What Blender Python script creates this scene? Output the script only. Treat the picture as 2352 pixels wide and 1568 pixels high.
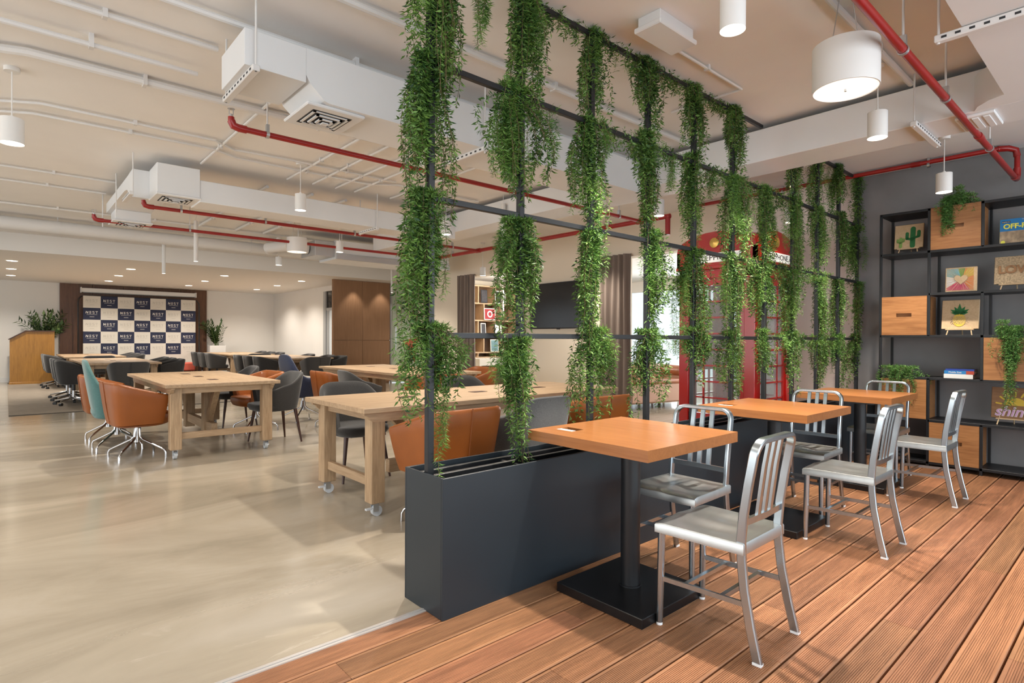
import bpy, bmesh, math, random
import numpy as np
from mathutils import Vector, Matrix
for o in list(bpy.data.objects): bpy.data.objects.remove(o)
SC = bpy.context.scene
COL = SC.collection
PI = math.pi
R = math.radians
random.seed(7)
RNG = np.random.default_rng(11)

# ------------------------------------------------------------------ camera
cam = bpy.data.cameras.new('camera')
cam.sensor_width = 36.0
cam.lens = 1313.7 / 2352 * 36
cam.clip_start = 0.05
camo = bpy.data.objects.new('camera', cam)
COL.objects.link(camo)
yaw, pit, rol = 0.72426, -0.0051945, 0.0045991
fwd = Vector((math.sin(yaw) * math.cos(pit), math.cos(yaw) * math.cos(pit), math.sin(pit)))
rt = Vector((math.cos(yaw), -math.sin(yaw), 0))
up = rt.cross(fwd)
r2 = rt * math.cos(rol) + up * math.sin(rol)
u2 = -rt * math.sin(rol) + up * math.cos(rol)
M = Matrix((r2, u2, -fwd)).transposed().to_4x4()
M.translation = Vector((0, 0, 1.25))
camo.matrix_world = M
SC.camera = camo

# ------------------------------------------------------------------ world, exposure, large lights
W = bpy.data.worlds.new('world')
SC.world = W
W.use_nodes = True
bg = W.node_tree.nodes['Background']
bg.inputs[0].default_value = (0.86, 0.94, 1.0, 1)
bg.inputs[1].default_value = 1.0
SC.view_settings.view_transform = 'Standard'
SC.view_settings.look = 'None'
SC.view_settings.gamma = 1
SC.view_settings.use_curve_mapping = False
SC.view_settings.exposure = 0.52
SC.cycles.use_denoising = True
SC.cycles.max_bounces = 7
SC.cycles.diffuse_bounces = 3
SC.cycles.glossy_bounces = 3
SC.cycles.transmission_bounces = 4
SC.cycles.transparent_max_bounces = 8
SC.cycles.adaptive_threshold = 0.04
SC.cycles.caustics_reflective = False
SC.cycles.caustics_refractive = False
WARM = (1.0, 0.915, 0.80)
WARM2 = (1.0, 0.92, 0.82)

def lamp(name, kind, loc, energy, color=WARM, size=0.1, rot=(0, 0, 0), spot=None, blend=0.6, size_y=None):
    L = bpy.data.lights.new(name, kind)
    L.energy = energy
    L.color = color
    if kind == 'AREA':
        L.shape = 'RECTANGLE' if size_y else 'DISK'
        L.size = size
        if size_y: L.size_y = size_y
    else:
        L.shadow_soft_size = size
    if kind == 'SPOT':
        L.spot_size = R(spot or 120)
        L.spot_blend = blend
    o = bpy.data.objects.new(name, L)
    COL.objects.link(o)
    o.location = loc
    o.rotation_euler = rot
    return o

# daylight through the glass facade along the deck side
lamp('facade_daylight', 'AREA', (3.0, -2.9, 1.6), 200, (0.86, 0.94, 1.0), size=12, size_y=2.8, rot=(R(90), 0, 0))
lamp('side_fill', 'AREA', (-5.9, 4.0, 1.6), 150, (1.0, 0.96, 0.91), size=10, size_y=2.6, rot=(R(90), 0, R(-90)))  # unseen area light added as fill from the open side
# spots without fixtures: some follow table shadows, the rest added as fill
for x, y, e in ((2.92, 3.95, 190), (1.85, 7.3, 190), (4.3, 7.9, 160), (0.2, 2.6, 130), (-1.2, 5.2, 190), (0.0, 9.2, 190), (3.3, 10.4, 170), (6.0, 10.8, 150), (6.6, 5.9, 130), (-3.5, 8.5, 170), (3.9, 5.6, 90), (8.6, 12.8, 90)):
    lamp('unseen_spot', 'SPOT', (x, y, 2.63), e * 0.8, WARM, size=0.05, spot=128, blend=0.9)
for x, y, e in ((2.74, 1.62, 300), (4.40, 1.62, 260), (5.98, 1.58, 210)):
    lamp('deck_spot', 'SPOT', (x, y, 2.97), e, WARM, size=0.04, spot=80, blend=0.5)
# lobby daylight, and a point light without fixture in the book room
lamp('lobby_daylight', 'AREA', (11.6, 5.0, 1.5), 160, (0.93, 0.97, 1.0), size=5, size_y=2.4, rot=(R(90), 0, R(90)))
lamp('book_room_point', 'POINT', (8.6, 9.6, 2.4), 60, WARM2, size=0.2)

# ------------------------------------------------------------------ materials
MAT = {}
def nodes(m):
    return m.node_tree.nodes, m.node_tree.links
def mat(name, col, rough=0.5, metal=0.0, noise=0.0, nscale=8.0, spec=0.5, bump=0.0, bscale=60.0, emit=None, es=0.0, stretch=None, coat=0.0, sheen=0.0, rand=0.0, trans=0.0, aniso=0.0):
    m = bpy.data.materials.new(name)
    m.use_nodes = True
    N, L = nodes(m)
    b = N['Principled BSDF']
    b.inputs['Base Color'].default_value = (*col, 1)
    b.inputs['Roughness'].default_value = rough
    b.inputs['Metallic'].default_value = metal
    b.inputs['Specular IOR Level'].default_value = spec
    b.inputs['Coat Weight'].default_value = coat
    b.inputs['Coat Roughness'].default_value = 0.12
    b.inputs['Sheen Weight'].default_value = sheen
    b.inputs['Transmission Weight'].default_value = trans
    if emit:
        b.inputs['Emission Color'].default_value = (*emit, 1)
        b.inputs['Emission Strength'].default_value = es
    if noise or bump:
        tc = N.new('ShaderNodeTexCoord')
        mp = N.new('ShaderNodeMapping')
        L.new(tc.outputs['Object'], mp.inputs[0])
        if stretch: mp.inputs['Scale'].default_value = stretch
    if noise:
        nz = N.new('ShaderNodeTexNoise')
        nz.inputs['Scale'].default_value = nscale
        nz.inputs['Detail'].default_value = 6
        L.new(mp.outputs[0], nz.inputs['Vector'])
        cr = N.new('ShaderNodeValToRGB')
        cr.color_ramp.elements[0].position = 0.3
        cr.color_ramp.elements[1].position = 0.72
        cr.color_ramp.elements[0].color = (*[c * (1 - noise) for c in col], 1)
        cr.color_ramp.elements[1].color = (*[min(1, c * (1 + noise * 0.7)) for c in col], 1)
        L.new(nz.outputs[0], cr.inputs[0])
        out = cr.outputs[0]
        if rand:
            oi = N.new('ShaderNodeObjectInfo')
            hs = N.new('ShaderNodeHueSaturation')
            mr = N.new('ShaderNodeMapRange')
            mr.inputs[3].default_value = 1 - rand
            mr.inputs[4].default_value = 1 + rand
            L.new(oi.outputs['Random'], mr.inputs[0])
            L.new(mr.outputs[0], hs.inputs['Value'])
            L.new(out, hs.inputs['Color'])
            out = hs.outputs[0]
        L.new(out, b.inputs['Base Color'])
    if bump:
        nb = N.new('ShaderNodeTexNoise')
        nb.inputs['Scale'].default_value = bscale
        nb.inputs['Detail'].default_value = 4
        L.new(mp.outputs[0], nb.inputs['Vector'])
        bp = N.new('ShaderNodeBump')
        bp.inputs['Strength'].default_value = bump
        bp.inputs['Distance'].default_value = 0.004
        L.new(nb.outputs[0], bp.inputs['Height'])
        L.new(bp.outputs[0], b.inputs['Normal'])
    MAT[name] = m
    return m

def wood(name, dark, light, grain=(1.5, 22, 22), rough=0.45, fig=6.0, rand=0.10, coat=0.0, hue=0.0):
    """wood with grain stretched along the axis whose scale is small"""
    m = bpy.data.materials.new(name)
    m.use_nodes = True
    N, L = nodes(m)
    b = N['Principled BSDF']
    b.inputs['Roughness'].default_value = rough
    b.inputs['Coat Weight'].default_value = coat
    tc = N.new('ShaderNodeTexCoord')
    oi = N.new('ShaderNodeObjectInfo')
    add = N.new('ShaderNodeVectorMath')
    mul = N.new('ShaderNodeMath'); mul.operation = 'MULTIPLY'; mul.inputs[1].default_value = 37.0
    L.new(oi.outputs['Random'], mul.inputs[0])
    L.new(tc.outputs['Object'], add.inputs[0])
    L.new(mul.outputs[0], add.inputs[1])
    mp = N.new('ShaderNodeMapping')
    mp.inputs['Scale'].default_value = grain
    L.new(add.outputs[0], mp.inputs[0])
    n1 = N.new('ShaderNodeTexNoise'); n1.inputs['Scale'].default_value = 1.6; n1.inputs['Detail'].default_value = 7; n1.inputs['Roughness'].default_value = 0.65; n1.inputs['Distortion'].default_value = 0.6
    L.new(mp.outputs[0], n1.inputs['Vector'])
    n2 = N.new('ShaderNodeTexNoise'); n2.inputs['Scale'].default_value = fig; n2.inputs['Detail'].default_value = 4
    L.new(mp.outputs[0], n2.inputs['Vector'])
    mx = N.new('ShaderNodeMath'); mx.operation = 'MULTIPLY_ADD'; mx.inputs[1].default_value = 0.4; mx.inputs[2].default_value = 0.0
    L.new(n2.outputs[0], mx.inputs[0])
    ad = N.new('ShaderNodeMath'); ad.operation = 'MULTIPLY_ADD'; ad.inputs[1].default_value = 0.65
    L.new(n1.outputs[0], ad.inputs[0]); L.new(mx.outputs[0], ad.inputs[2])
    cr = N.new('ShaderNodeValToRGB')
    cr.color_ramp.elements[0].position = 0.36; cr.color_ramp.elements[1].position = 0.68
    cr.color_ramp.elements[0].color = (*dark, 1); cr.color_ramp.elements[1].color = (*light, 1)
    L.new(ad.outputs[0], cr.inputs[0])
    hs = N.new('ShaderNodeHueSaturation')
    mr = N.new('ShaderNodeMapRange'); mr.inputs[3].default_value = 1 - rand; mr.inputs[4].default_value = 1 + rand
    L.new(oi.outputs['Random'], mr.inputs[0]); L.new(mr.outputs[0], hs.inputs['Value'])
    if hue:
        m2 = N.new('ShaderNodeMath'); m2.operation = 'MULTIPLY'; m2.inputs[1].default_value = 7.31
        fr = N.new('ShaderNodeMath'); fr.operation = 'FRACT'
        mr2 = N.new('ShaderNodeMapRange'); mr2.inputs[3].default_value = 0.5 - hue; mr2.inputs[4].default_value = 0.5 + hue
        L.new(oi.outputs['Random'], m2.inputs[0]); L.new(m2.outputs[0], fr.inputs[0]); L.new(fr.outputs[0], mr2.inputs[0]); L.new(mr2.outputs[0], hs.inputs['Hue'])
    L.new(cr.outputs[0], hs.inputs['Color'])
    L.new(hs.outputs[0], b.inputs['Base Color'])
    bp = N.new('ShaderNodeBump'); bp.inputs['Strength'].default_value = 0.12; bp.inputs['Distance'].default_value = 0.002
    L.new(n2.outputs[0], bp.inputs['Height']); L.new(bp.outputs[0], b.inputs['Normal'])
    MAT[name] = m
    return m

mat('ceil', (0.89, 0.86, 0.83), 0.85, noise=0.05, nscale=1.2, bump=0.25, bscale=25)
mat('ceil_low', (0.88, 0.85, 0.81), 0.8)
mat('wall_white', (0.87, 0.835, 0.785), 0.8, noise=0.03, nscale=0.8)
mat('wall_cream', (0.84, 0.74, 0.60), 0.75, noise=0.03, nscale=0.8)
mat('wall_pink', (0.84, 0.73, 0.66), 0.8)
mat('wall_dark', (0.26, 0.25, 0.25), 0.6, noise=0.22, nscale=1.6, bump=0.1, bscale=12)
mat('duct', (0.80, 0.80, 0.80), 0.55, noise=0.03, nscale=2, bump=0.08, bscale=10)
mat('pipe_white', (0.74, 0.72, 0.70), 0.5)
mat('pipe_red', (0.33, 0.010, 0.008), 0.32, spec=0.6, noise=0.12, nscale=6)
mat('galv', (0.55, 0.56, 0.57), 0.4, metal=0.9)
mat('lamp_white', (0.80, 0.78, 0.75), 0.45)
mat('glow', (1, 1, 1), 0.5, emit=(1.0, 0.88, 0.70), es=7.0)
mat('glow_soft', (1, 1, 1), 0.5, emit=(1.0, 0.92, 0.78), es=0.7)
mat('black_steel', (0.008, 0.009, 0.011), 0.42, noise=0.2, nscale=4)
mat('planter', (0.014, 0.021, 0.028), 0.46, noise=0.12, nscale=2.0)
mat('black_base', (0.005, 0.005, 0.006), 0.33, noise=0.3, nscale=14)
mat('alu', (0.47, 0.53, 0.575), 0.27, metal=1.0, noise=0.06, nscale=3, stretch=(12, 12, 1.2))
mat('alu_seat', (0.50, 0.52, 0.52), 0.36, metal=1.0, noise=0.08, nscale=2.2, stretch=(3, 9, 3))
mat('clear_foot', (0.8, 0.8, 0.8), 0.2)
mat('chrome', (0.55, 0.55, 0.56), 0.14, metal=1.0)
mat('caster_wheel', (0.62, 0.66, 0.70), 0.25, spec=0.6)
mat('caster_black', (0.02, 0.02, 0.02), 0.3)
mat('leather_orange', (0.28, 0.078, 0.013), 0.40, noise=0.10, nscale=5, bump=0.12, bscale=220)
mat('leather_seam', (0.24, 0.07, 0.015), 0.5)
mat('fabric_gray', (0.032, 0.030, 0.029), 0.9, noise=0.22, nscale=130, bump=0.25, bscale=300, sheen=0.3)
mat('fabric_mid', (0.115, 0.112, 0.112), 0.9, noise=0.22, nscale=130, bump=0.25, bscale=300, sheen=0.3)
mat('fabric_teal', (0.075, 0.185, 0.185), 0.85, noise=0.1, nscale=60, sheen=0.3)
mat('fabric_navy', (0.014, 0.024, 0.065), 0.6, noise=0.15, nscale=60, sheen=0.2)
mat('walnut_leg', (0.055, 0.018, 0.010), 0.35, noise=0.25, nscale=4, stretch=(30, 30, 2))
wood('oak_x', (0.33, 0.215, 0.122), (0.51, 0.36, 0.225), (1.3, 16, 16), 0.5)
wood('oak_y', (0.33, 0.215, 0.122), (0.51, 0.36, 0.225), (16, 1.3, 16), 0.5)
wood('oak_z', (0.28, 0.178, 0.098), (0.49, 0.345, 0.21), (16, 16, 1.3), 0.55)
wood('cherry', (0.30, 0.108, 0.030), (0.40, 0.158, 0.048), (22, 1.2, 22), 0.34, rand=0.03)
wood('deck_wood', (0.205, 0.088, 0.040), (0.40, 0.185, 0.088), (0.7, 9, 9), 0.5, rand=0.18, hue=0.005)
wood('teak_y', (0.24, 0.095, 0.028), (0.42, 0.19, 0.066), (14, 1.2, 14), 0.5, rand=0.12)
wood('walnut_z', (0.085, 0.036, 0.018), (0.165, 0.075, 0.036), (14, 14, 1.0), 0.4, rand=0.05)
wood('cab_z', (0.27, 0.145, 0.075), (0.38, 0.21, 0.115), (30, 30, 0.8), 0.5, rand=0.04)
wood('podium_z', (0.26, 0.115, 0.014), (0.42, 0.20, 0.032), (14, 14, 1.0), 0.35, rand=0.05)
wood('pale_wood', (0.56, 0.38, 0.21), (0.70, 0.50, 0.30), (2, 14, 14), 0.5)
wood('shine_wood', (0.20, 0.09, 0.035), (0.34, 0.17, 0.07), (14, 1.4, 14), 0.5)
mat('straw', (0.52, 0.38, 0.23), 0.8, noise=0.4, nscale=70, bump=0.9, bscale=90)
mat('navy_print', (0.018, 0.024, 0.062), 0.7)
mat('cream_print', (0.74, 0.70, 0.62), 0.7)
mat('logo_white', (0.85, 0.82, 0.76), 0.7)
mat('logo_grey', (0.55, 0.52, 0.46), 0.7)
mat('coral', (0.60, 0.11, 0.07), 0.7)
mat('red_booth', (0.45, 0.008, 0.005), 0.28, spec=0.6, coat=0.3)
mat('gold', (0.75, 0.48, 0.12), 0.35, metal=0.7)
mat('white_plastic', (0.82, 0.80, 0.77), 0.5)
mat('sign_white', (0.85, 0.84, 0.80), 0.5, emit=(1, 0.95, 0.85), es=0.25)
mat('ink', (0.02, 0.02, 0.022), 0.6)
mat('screen_black', (0.012, 0.010, 0.009), 0.14)
mat('curtain', (0.23, 0.18, 0.15), 0.9, noise=0.12, nscale=20, stretch=(1, 1, 0.1))
mat('rug', (0.26, 0.215, 0.165), 0.95, noise=0.28, nscale=9, stretch=(1, 8, 1), bump=0.4, bscale=200)
mat('rug_edge', (0.05, 0.042, 0.036), 0.9)
mat('green_glass', (0.55, 0.62, 0.50), 0.35)
mat('frame_grey', (0.42, 0.42, 0.41), 0.5)
mat('plaster_glass', (0.75, 0.80, 0.83), 0.15)
mat('strip_alu', (0.70, 0.68, 0.66), 0.35, metal=0.6)
mat('leather_tan', (0.36, 0.12, 0.045), 0.28, spec=0.6, noise=0.15, nscale=4)
mat('leather_pale', (0.55, 0.33, 0.24), 0.45)
mat('armchair_fab', (0.20, 0.165, 0.13), 0.85)
mat('shelf_maple', (0.58, 0.40, 0.24), 0.55, noise=0.08, nscale=3)
mat('shelf_back', (0.17, 0.095, 0.05), 0.6)
mat('desk_white', (0.75, 0.70, 0.62), 0.5)
mat('paper', (0.80, 0.78, 0.74), 0.7)
mat('pot_white', (0.80, 0.78, 0.75), 0.45)
mat('soil', (0.03, 0.022, 0.016), 0.95)
mat('stem', (0.13, 0.09, 0.04), 0.8)
mat('yarn_green', (0.03, 0.16, 0.05), 0.9)
mat('yarn_lime', (0.22, 0.36, 0.09), 0.9)
mat('yarn_yellow', (0.72, 0.50, 0.07), 0.85)
mat('yarn_teal', (0.20, 0.45, 0.48), 0.85)
mat('yarn_orange', (0.78, 0.26, 0.08), 0.85)
mat('yarn_pink', (0.62, 0.08, 0.16), 0.85)
mat('yarn_white', (0.80, 0.78, 0.74), 0.85)
mat('text_lilac', (0.66, 0.38, 0.60), 0.8)
mat('book_blue', (0.02, 0.20, 0.48), 0.45)
mat('book_navy', (0.02, 0.05, 0.28), 0.45)
mat('book_red', (0.45, 0.06, 0.03), 0.45)
mat('book_sand', (0.42, 0.30, 0.19), 0.5, noise=0.45, nscale=22)
mat('book_yellow', (0.85, 0.80, 0.10), 0.5)
mat('print_dark', (0.05, 0.045, 0.05), 0.5, noise=0.5, nscale=18)
mat('print_red', (0.35, 0.03, 0.035), 0.6)
mat('print_teal', (0.16, 0.28, 0.30), 0.6, noise=0.3, nscale=25)
mat('lobby_glow', (0.85, 0.9, 0.93), 0.6)

def leafmat(name, dark, light):
    m = bpy.data.materials.new(name)
    m.use_nodes = True
    N, L = nodes(m)
    b = N['Principled BSDF']
    b.inputs['Roughness'].default_value = 0.5
    b.inputs['Specular IOR Level'].default_value = 0.35
    at = N.new('ShaderNodeAttribute'); at.attribute_name = 'tint'
    cr = N.new('ShaderNodeValToRGB')
    cr.color_ramp.elements[0].color = (*dark, 1); cr.color_ramp.elements[1].color = (*light, 1)
    L.new(at.outputs['Fac'], cr.inputs[0])
    L.new(cr.outputs[0], b.inputs['Base Color'])
    tr = N.new('ShaderNodeBsdfTranslucent')
    L.new(cr.outputs[0], tr.inputs['Color'])
    mx = N.new('ShaderNodeMixShader'); mx.inputs[0].default_value = 0.2
    L.new(b.outputs[0], mx.inputs[1]); L.new(tr.outputs[0], mx.inputs[2])
    L.new(mx.outputs[0], N['Material Output'].inputs['Surface'])
    MAT[name] = m
leafmat('leaf_dark', (0.016, 0.062, 0.012), (0.20, 0.36, 0.07))
leafmat('leaf_fern', (0.035, 0.12, 0.018), (0.27, 0.47, 0.095))
leafmat('leaf_zz', (0.018, 0.055, 0.015), (0.15, 0.22, 0.07))
leafmat('leaf_shelf', (0.045, 0.15, 0.03), (0.22, 0.40, 0.10))

def glassmat(name, col=(0.95, 0.98, 0.98), a=0.15, rough=0.02):
    m = bpy.data.materials.new(name)
    m.use_nodes = True
    N, L = nodes(m)
    b = N['Principled BSDF']
    b.inputs['Base Color'].default_value = (*col, 1)
    b.inputs['Roughness'].default_value = rough
    tr = N.new('ShaderNodeBsdfTransparent'); tr.inputs[0].default_value = (*col, 1)
    mx = N.new('ShaderNodeMixShader'); mx.inputs[0].default_value = a
    L.new(tr.outputs[0], mx.inputs[1]); L.new(b.outputs[0], mx.inputs[2])
    L.new(mx.outputs[0], N['Material Output'].inputs['Surface'])
    MAT[name] = m
glassmat('glass')
glassmat('glass_frost', (0.85, 0.92, 0.95), 0.55, 0.4)

def concrete():
    m = bpy.data.materials.new('concrete')
    m.use_nodes = True
    N, L = nodes(m)
    b = N['Principled BSDF']
    tc = N.new('ShaderNodeTexCoord')
    mp = N.new('ShaderNodeMapping'); mp.inputs['Rotation'].default_value = (0, 0, R(-12)); mp.inputs['Scale'].default_value = (0.55, 1.6, 1)
    L.new(tc.outputs['Object'], mp.inputs[0])
    n1 = N.new('ShaderNodeTexNoise'); n1.inputs['Scale'].default_value = 0.8; n1.inputs['Detail'].default_value = 9; n1.inputs['Roughness'].default_value = 0.62; n1.inputs['Distortion'].default_value = 0.8
    L.new(mp.outputs[0], n1.inputs['Vector'])
    cr = N.new('ShaderNodeValToRGB')
    e = cr.color_ramp.elements
    e[0].position = 0.30; e[0].color = (0.27, 0.228, 0.17, 1)
    e[1].position = 0.74; e[1].color = (0.48, 0.43, 0.36, 1)
    q = e.new(0.52); q.color = (0.385, 0.333, 0.258, 1)
    L.new(n1.outputs[0], cr.inputs[0])
    n2 = N.new('ShaderNodeTexNoise'); n2.inputs['Scale'].default_value = 2.4; n2.inputs['Detail'].default_value = 10; n2.inputs['Roughness'].default_value = 0.7; n2.inputs['Distortion'].default_value = 1.5
    L.new(mp.outputs[0], n2.inputs['Vector'])
    c2 = N.new('ShaderNodeValToRGB'); c2.color_ramp.elements[0].position = 0.58; c2.color_ramp.elements[1].position = 0.72
    L.new(n2.outputs[0], c2.inputs[0])
    # pale scuffed patches grow towards the deck edge (y about 2.2)
    sx = N.new('ShaderNodeSeparateXYZ'); L.new(tc.outputs['Object'], sx.inputs[0])
    mr = N.new('ShaderNodeMapRange'); mr.inputs[1].default_value = 3.3; mr.inputs[2].default_value = 2.2
    L.new(sx.outputs[1], mr.inputs[0])
    mu = N.new('ShaderNodeMath'); mu.operation = 'MULTIPLY'
    L.new(mr.outputs[0], mu.inputs[0]); L.new(c2.outputs[0], mu.inputs[1])
    mx = N.new('ShaderNodeMix'); mx.data_type = 'RGBA'
    mx.inputs[7].default_value = (0.60, 0.54, 0.47, 1)
    L.new(mu.outputs[0], mx.inputs[0]); L.new(cr.outputs[0], mx.inputs[6])
    L.new(mx.outputs[2], b.inputs['Base Color'])
    rr = N.new('ShaderNodeMapRange'); rr.inputs[3].default_value = 0.09; rr.inputs[4].default_value = 0.24
    L.new(n2.outputs[0], rr.inputs[0])
    ra = N.new('ShaderNodeMath'); ra.operation = 'MULTIPLY_ADD'; ra.inputs[1].default_value = 0.28
    L.new(mr.outputs[0], ra.inputs[0]); L.new(rr.outputs[0], ra.inputs[2])
    L.new(ra.outputs[0], b.inputs['Roughness'])
    b.inputs['Specular IOR Level'].default_value = 0.55
    MAT['concrete'] = m
concrete()

# ------------------------------------------------------------------ mesh helpers
class MB:
    def __init__(s):
        s.v = []; s.f = []
    def add(s, vs, fs):
        n = len(s.v)
        s.v += [tuple(v) for v in vs]
        s.f += [tuple(i + n for i in f) for f in fs]
        return s
    def box(s, x0, x1, y0, y1, z0, z1, c=0.0, mx=None):
        if x0 > x1: x0, x1 = x1, x0
        if y0 > y1: y0, y1 = y1, y0
        if z0 > z1: z0, z1 = z1, z0
        if c <= 0:
            vs = [(x, y, z) for z in (z0, z1) for y in (y0, y1) for x in (x0, x1)]
            fs = [(0, 2, 3, 1), (4, 5, 7, 6), (0, 1, 5, 4), (2, 6, 7, 3), (0, 4, 6, 2), (1, 3, 7, 5)]
        else:
            ctr = ((x0 + x1) / 2, (y0 + y1) / 2, (z0 + z1) / 2); h = ((x1 - x0) / 2, (y1 - y0) / 2, (z1 - z0) / 2)
            c = min(c, min(h) * 0.95)
            vs = []; idx = {}
            for sx in (-1, 1):
                for sy in (-1, 1):
                    for sz in (-1, 1):
                        for ax in range(3):
                            p = [sx * (h[0] - c), sy * (h[1] - c), sz * (h[2] - c)]
                            sg = (sx, sy, sz)
                            p[ax] = sg[ax] * h[ax]
                            idx[(sg, ax)] = len(vs)
                            vs.append((ctr[0] + p[0], ctr[1] + p[1], ctr[2] + p[2]))
            fs = []
            def orient(f):
                a, b_, d = (Vector(vs[i]) for i in f[:3])
                n = (b_ - a).cross(d - a)
                m_ = sum((Vector(vs[i]) for i in f), Vector()) / len(f) - Vector(ctr)
                return f if n.dot(m_) > 0 else f[::-1]
            for ax in range(3):
                o1, o2 = [a for a in range(3) if a != ax]
                for sg in (-1, 1):
                    def key(a, b_):
                        t = [0, 0, 0]; t[ax] = sg; t[o1] = a; t[o2] = b_
                        return idx[(tuple(t), ax)]
                    fs.append(orient((key(-1, -1), key(1, -1), key(1, 1), key(-1, 1))))
                for a in (-1, 1):
                    for b_ in (-1, 1):
                        t0 = [0, 0, 0]; t1 = [0, 0, 0]
                        t0[ax] = -1; t1[ax] = 1
                        for t in (t0, t1): t[o1] = a; t[o2] = b_
                        fs.append(orient((idx[(tuple(t0), o1)], idx[(tuple(t1), o1)], idx[(tuple(t1), o2)], idx[(tuple(t0), o2)])))
            for sx in (-1, 1):
                for sy in (-1, 1):
                    for sz in (-1, 1):
                        fs.append(orient(tuple(idx[((sx, sy, sz), a)] for a in range(3))))
        if mx is not None: vs = [mx @ Vector(v) for v in vs]
        return s.add(vs, fs)
    def cyl(s, p0, p1, r0, r1=None, n=16, caps=True):
        r1 = r0 if r1 is None else r1
        p0 = Vector(p0); p1 = Vector(p1); d = (p1 - p0).normalized()
        a = d.orthogonal().normalized(); b = d.cross(a)
        vs = []
        for p, r in ((p0, r0), (p1, r1)):
            for i in range(n):
                t = 2 * PI * i / n
                vs.append(p + (a * math.cos(t) + b * math.sin(t)) * r)
        fs = [(i, (i + 1) % n, n + (i + 1) % n, n + i) for i in range(n)]
        if caps: fs += [tuple(range(n))[::-1], tuple(range(n, 2 * n))]
        return s.add(vs, fs)
    def tube(s, pts, r, n=10, closed=False, caps=True):
        pts = [Vector(p) for p in pts]
        rs = r if isinstance(r, (list, tuple)) else [r] * len(pts)
        m = len(pts); vs = []
        prev = None
        for i, p in enumerate(pts):
            if closed: d = pts[(i + 1) % m] - pts[i - 1]
            else: d = pts[min(i + 1, m - 1)] - pts[max(i - 1, 0)]
            d = d.normalized()
            a = d.orthogonal() if prev is None else prev - d * prev.dot(d)
            if a.length < 1e-6: a = d.orthogonal()
            a.normalize(); prev = a; b = d.cross(a)
            for k in range(n):
                t = 2 * PI * k / n
                vs.append(p + (a * math.cos(t) + b * math.sin(t)) * rs[i])
        fs = []
        for i in range(m if closed else m - 1):
            j = (i + 1) % m
            for k in range(n):
                fs.append((i * n + k, i * n + (k + 1) % n, j * n + (k + 1) % n, j * n + k))
        if not closed and caps:
            fs += [tuple(range(n))[::-1], tuple(range((m - 1) * n, m * n))]
        return s.add(vs, fs)
    def bar(s, pts, w, t, side=(0, 0, 1)):
        """rectangular section swept along pts: w along 'side', t across"""
        pts = [Vector(p) for p in pts]; m = len(pts); vs = []
        sd = Vector(side).normalized()
        for i, p in enumerate(pts):
            d = (pts[min(i + 1, m - 1)] - pts[max(i - 1, 0)]).normalized()
            b = d.cross(sd).normalized()
            for su, sb in ((-1, -1), (1, -1), (1, 1), (-1, 1)):
                vs.append(p + sd * (w / 2 * su) + b * (t / 2 * sb))
        fs = []
        for i in range(m - 1):
            for k in range(4):
                fs.append((i * 4 + k, i * 4 + (k + 1) % 4, (i + 1) * 4 + (k + 1) % 4, (i + 1) * 4 + k))
        fs += [(3, 2, 1, 0), tuple((m - 1) * 4 + k for k in range(4))]
        return s.add(vs, fs)
    def lathe(s, prof, n=24, c=(0, 0, 0), cap=True):
        vs = []; m = len(prof)
        for r, z in prof:
            for k in range(n):
                t = 2 * PI * k / n
                vs.append((c[0] + r * math.cos(t), c[1] + r * math.sin(t), c[2] + z))
        fs = [(i * n + k, i * n + (k + 1) % n, (i + 1) * n + (k + 1) % n, (i + 1) * n + k) for i in range(m - 1) for k in range(n)]
        if cap: fs += [tuple(range(n))[::-1], tuple(range((m - 1) * n, m * n))]
        return s.add(vs, fs)
    def prism(s, poly, a, b, axis='y'):
        """polygon in the plane across 'axis', extruded from a to b"""
        def P(p, t):
            return {'y': (p[0], t, p[1]), 'x': (t, p[0], p[1]), 'z': (p[0], p[1], t)}[axis]
        n = len(poly)
        vs = [P(p, a) for p in poly] + [P(p, b) for p in poly]
        fs = [tuple(range(n)), tuple(range(n, 2 * n))[::-1]] + [(i, n + i, n + (i + 1) % n, (i + 1) % n) for i in range(n)]
        return s.add(vs, fs)
    def grid(s, P, closed_u=False):
        """P[i][j] points"""
        m = len(P); n = len(P[0])
        vs = [p for row in P for p in row]
        fs = []
        for i in range(m if closed_u else m - 1):
            for j in range(n - 1):
                a = i * n + j; b = ((i + 1) % m) * n + j
                fs.append((a, b, b + 1, a + 1))
        return s.add(vs, fs)
    def mesh(s, name, smooth=None, fix=True):
        me = bpy.data.meshes.new(name)
        me.from_pydata(s.v, [], s.f)
        if fix:
            bm = bmesh.new(); bm.from_mesh(me)
            bmesh.ops.recalc_face_normals(bm, faces=bm.faces)
            bm.to_mesh(me); bm.free()
        if smooth:
            me.shade_smooth()
            me.set_sharp_from_angle(angle=R(smooth))
        return me
    def build(s, name, m, parent=None, smooth=35, loc=None, rot=None, kind=None):
        return obj(name, s.mesh(name, smooth), m, parent, loc, rot, kind)

def obj(name, me, m=None, parent=None, loc=None, rot=None, kind=None):
    o = bpy.data.objects.new(name, me)
    COL.objects.link(o)
    if m and len(me.materials) == 0: me.materials.append(MAT[m] if isinstance(m, str) else m)
    if parent: o.parent = parent
    if loc is not None: o.location = loc
    if rot is not None: o.rotation_euler = rot
    if kind: o['kind'] = kind
    return o

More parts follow.
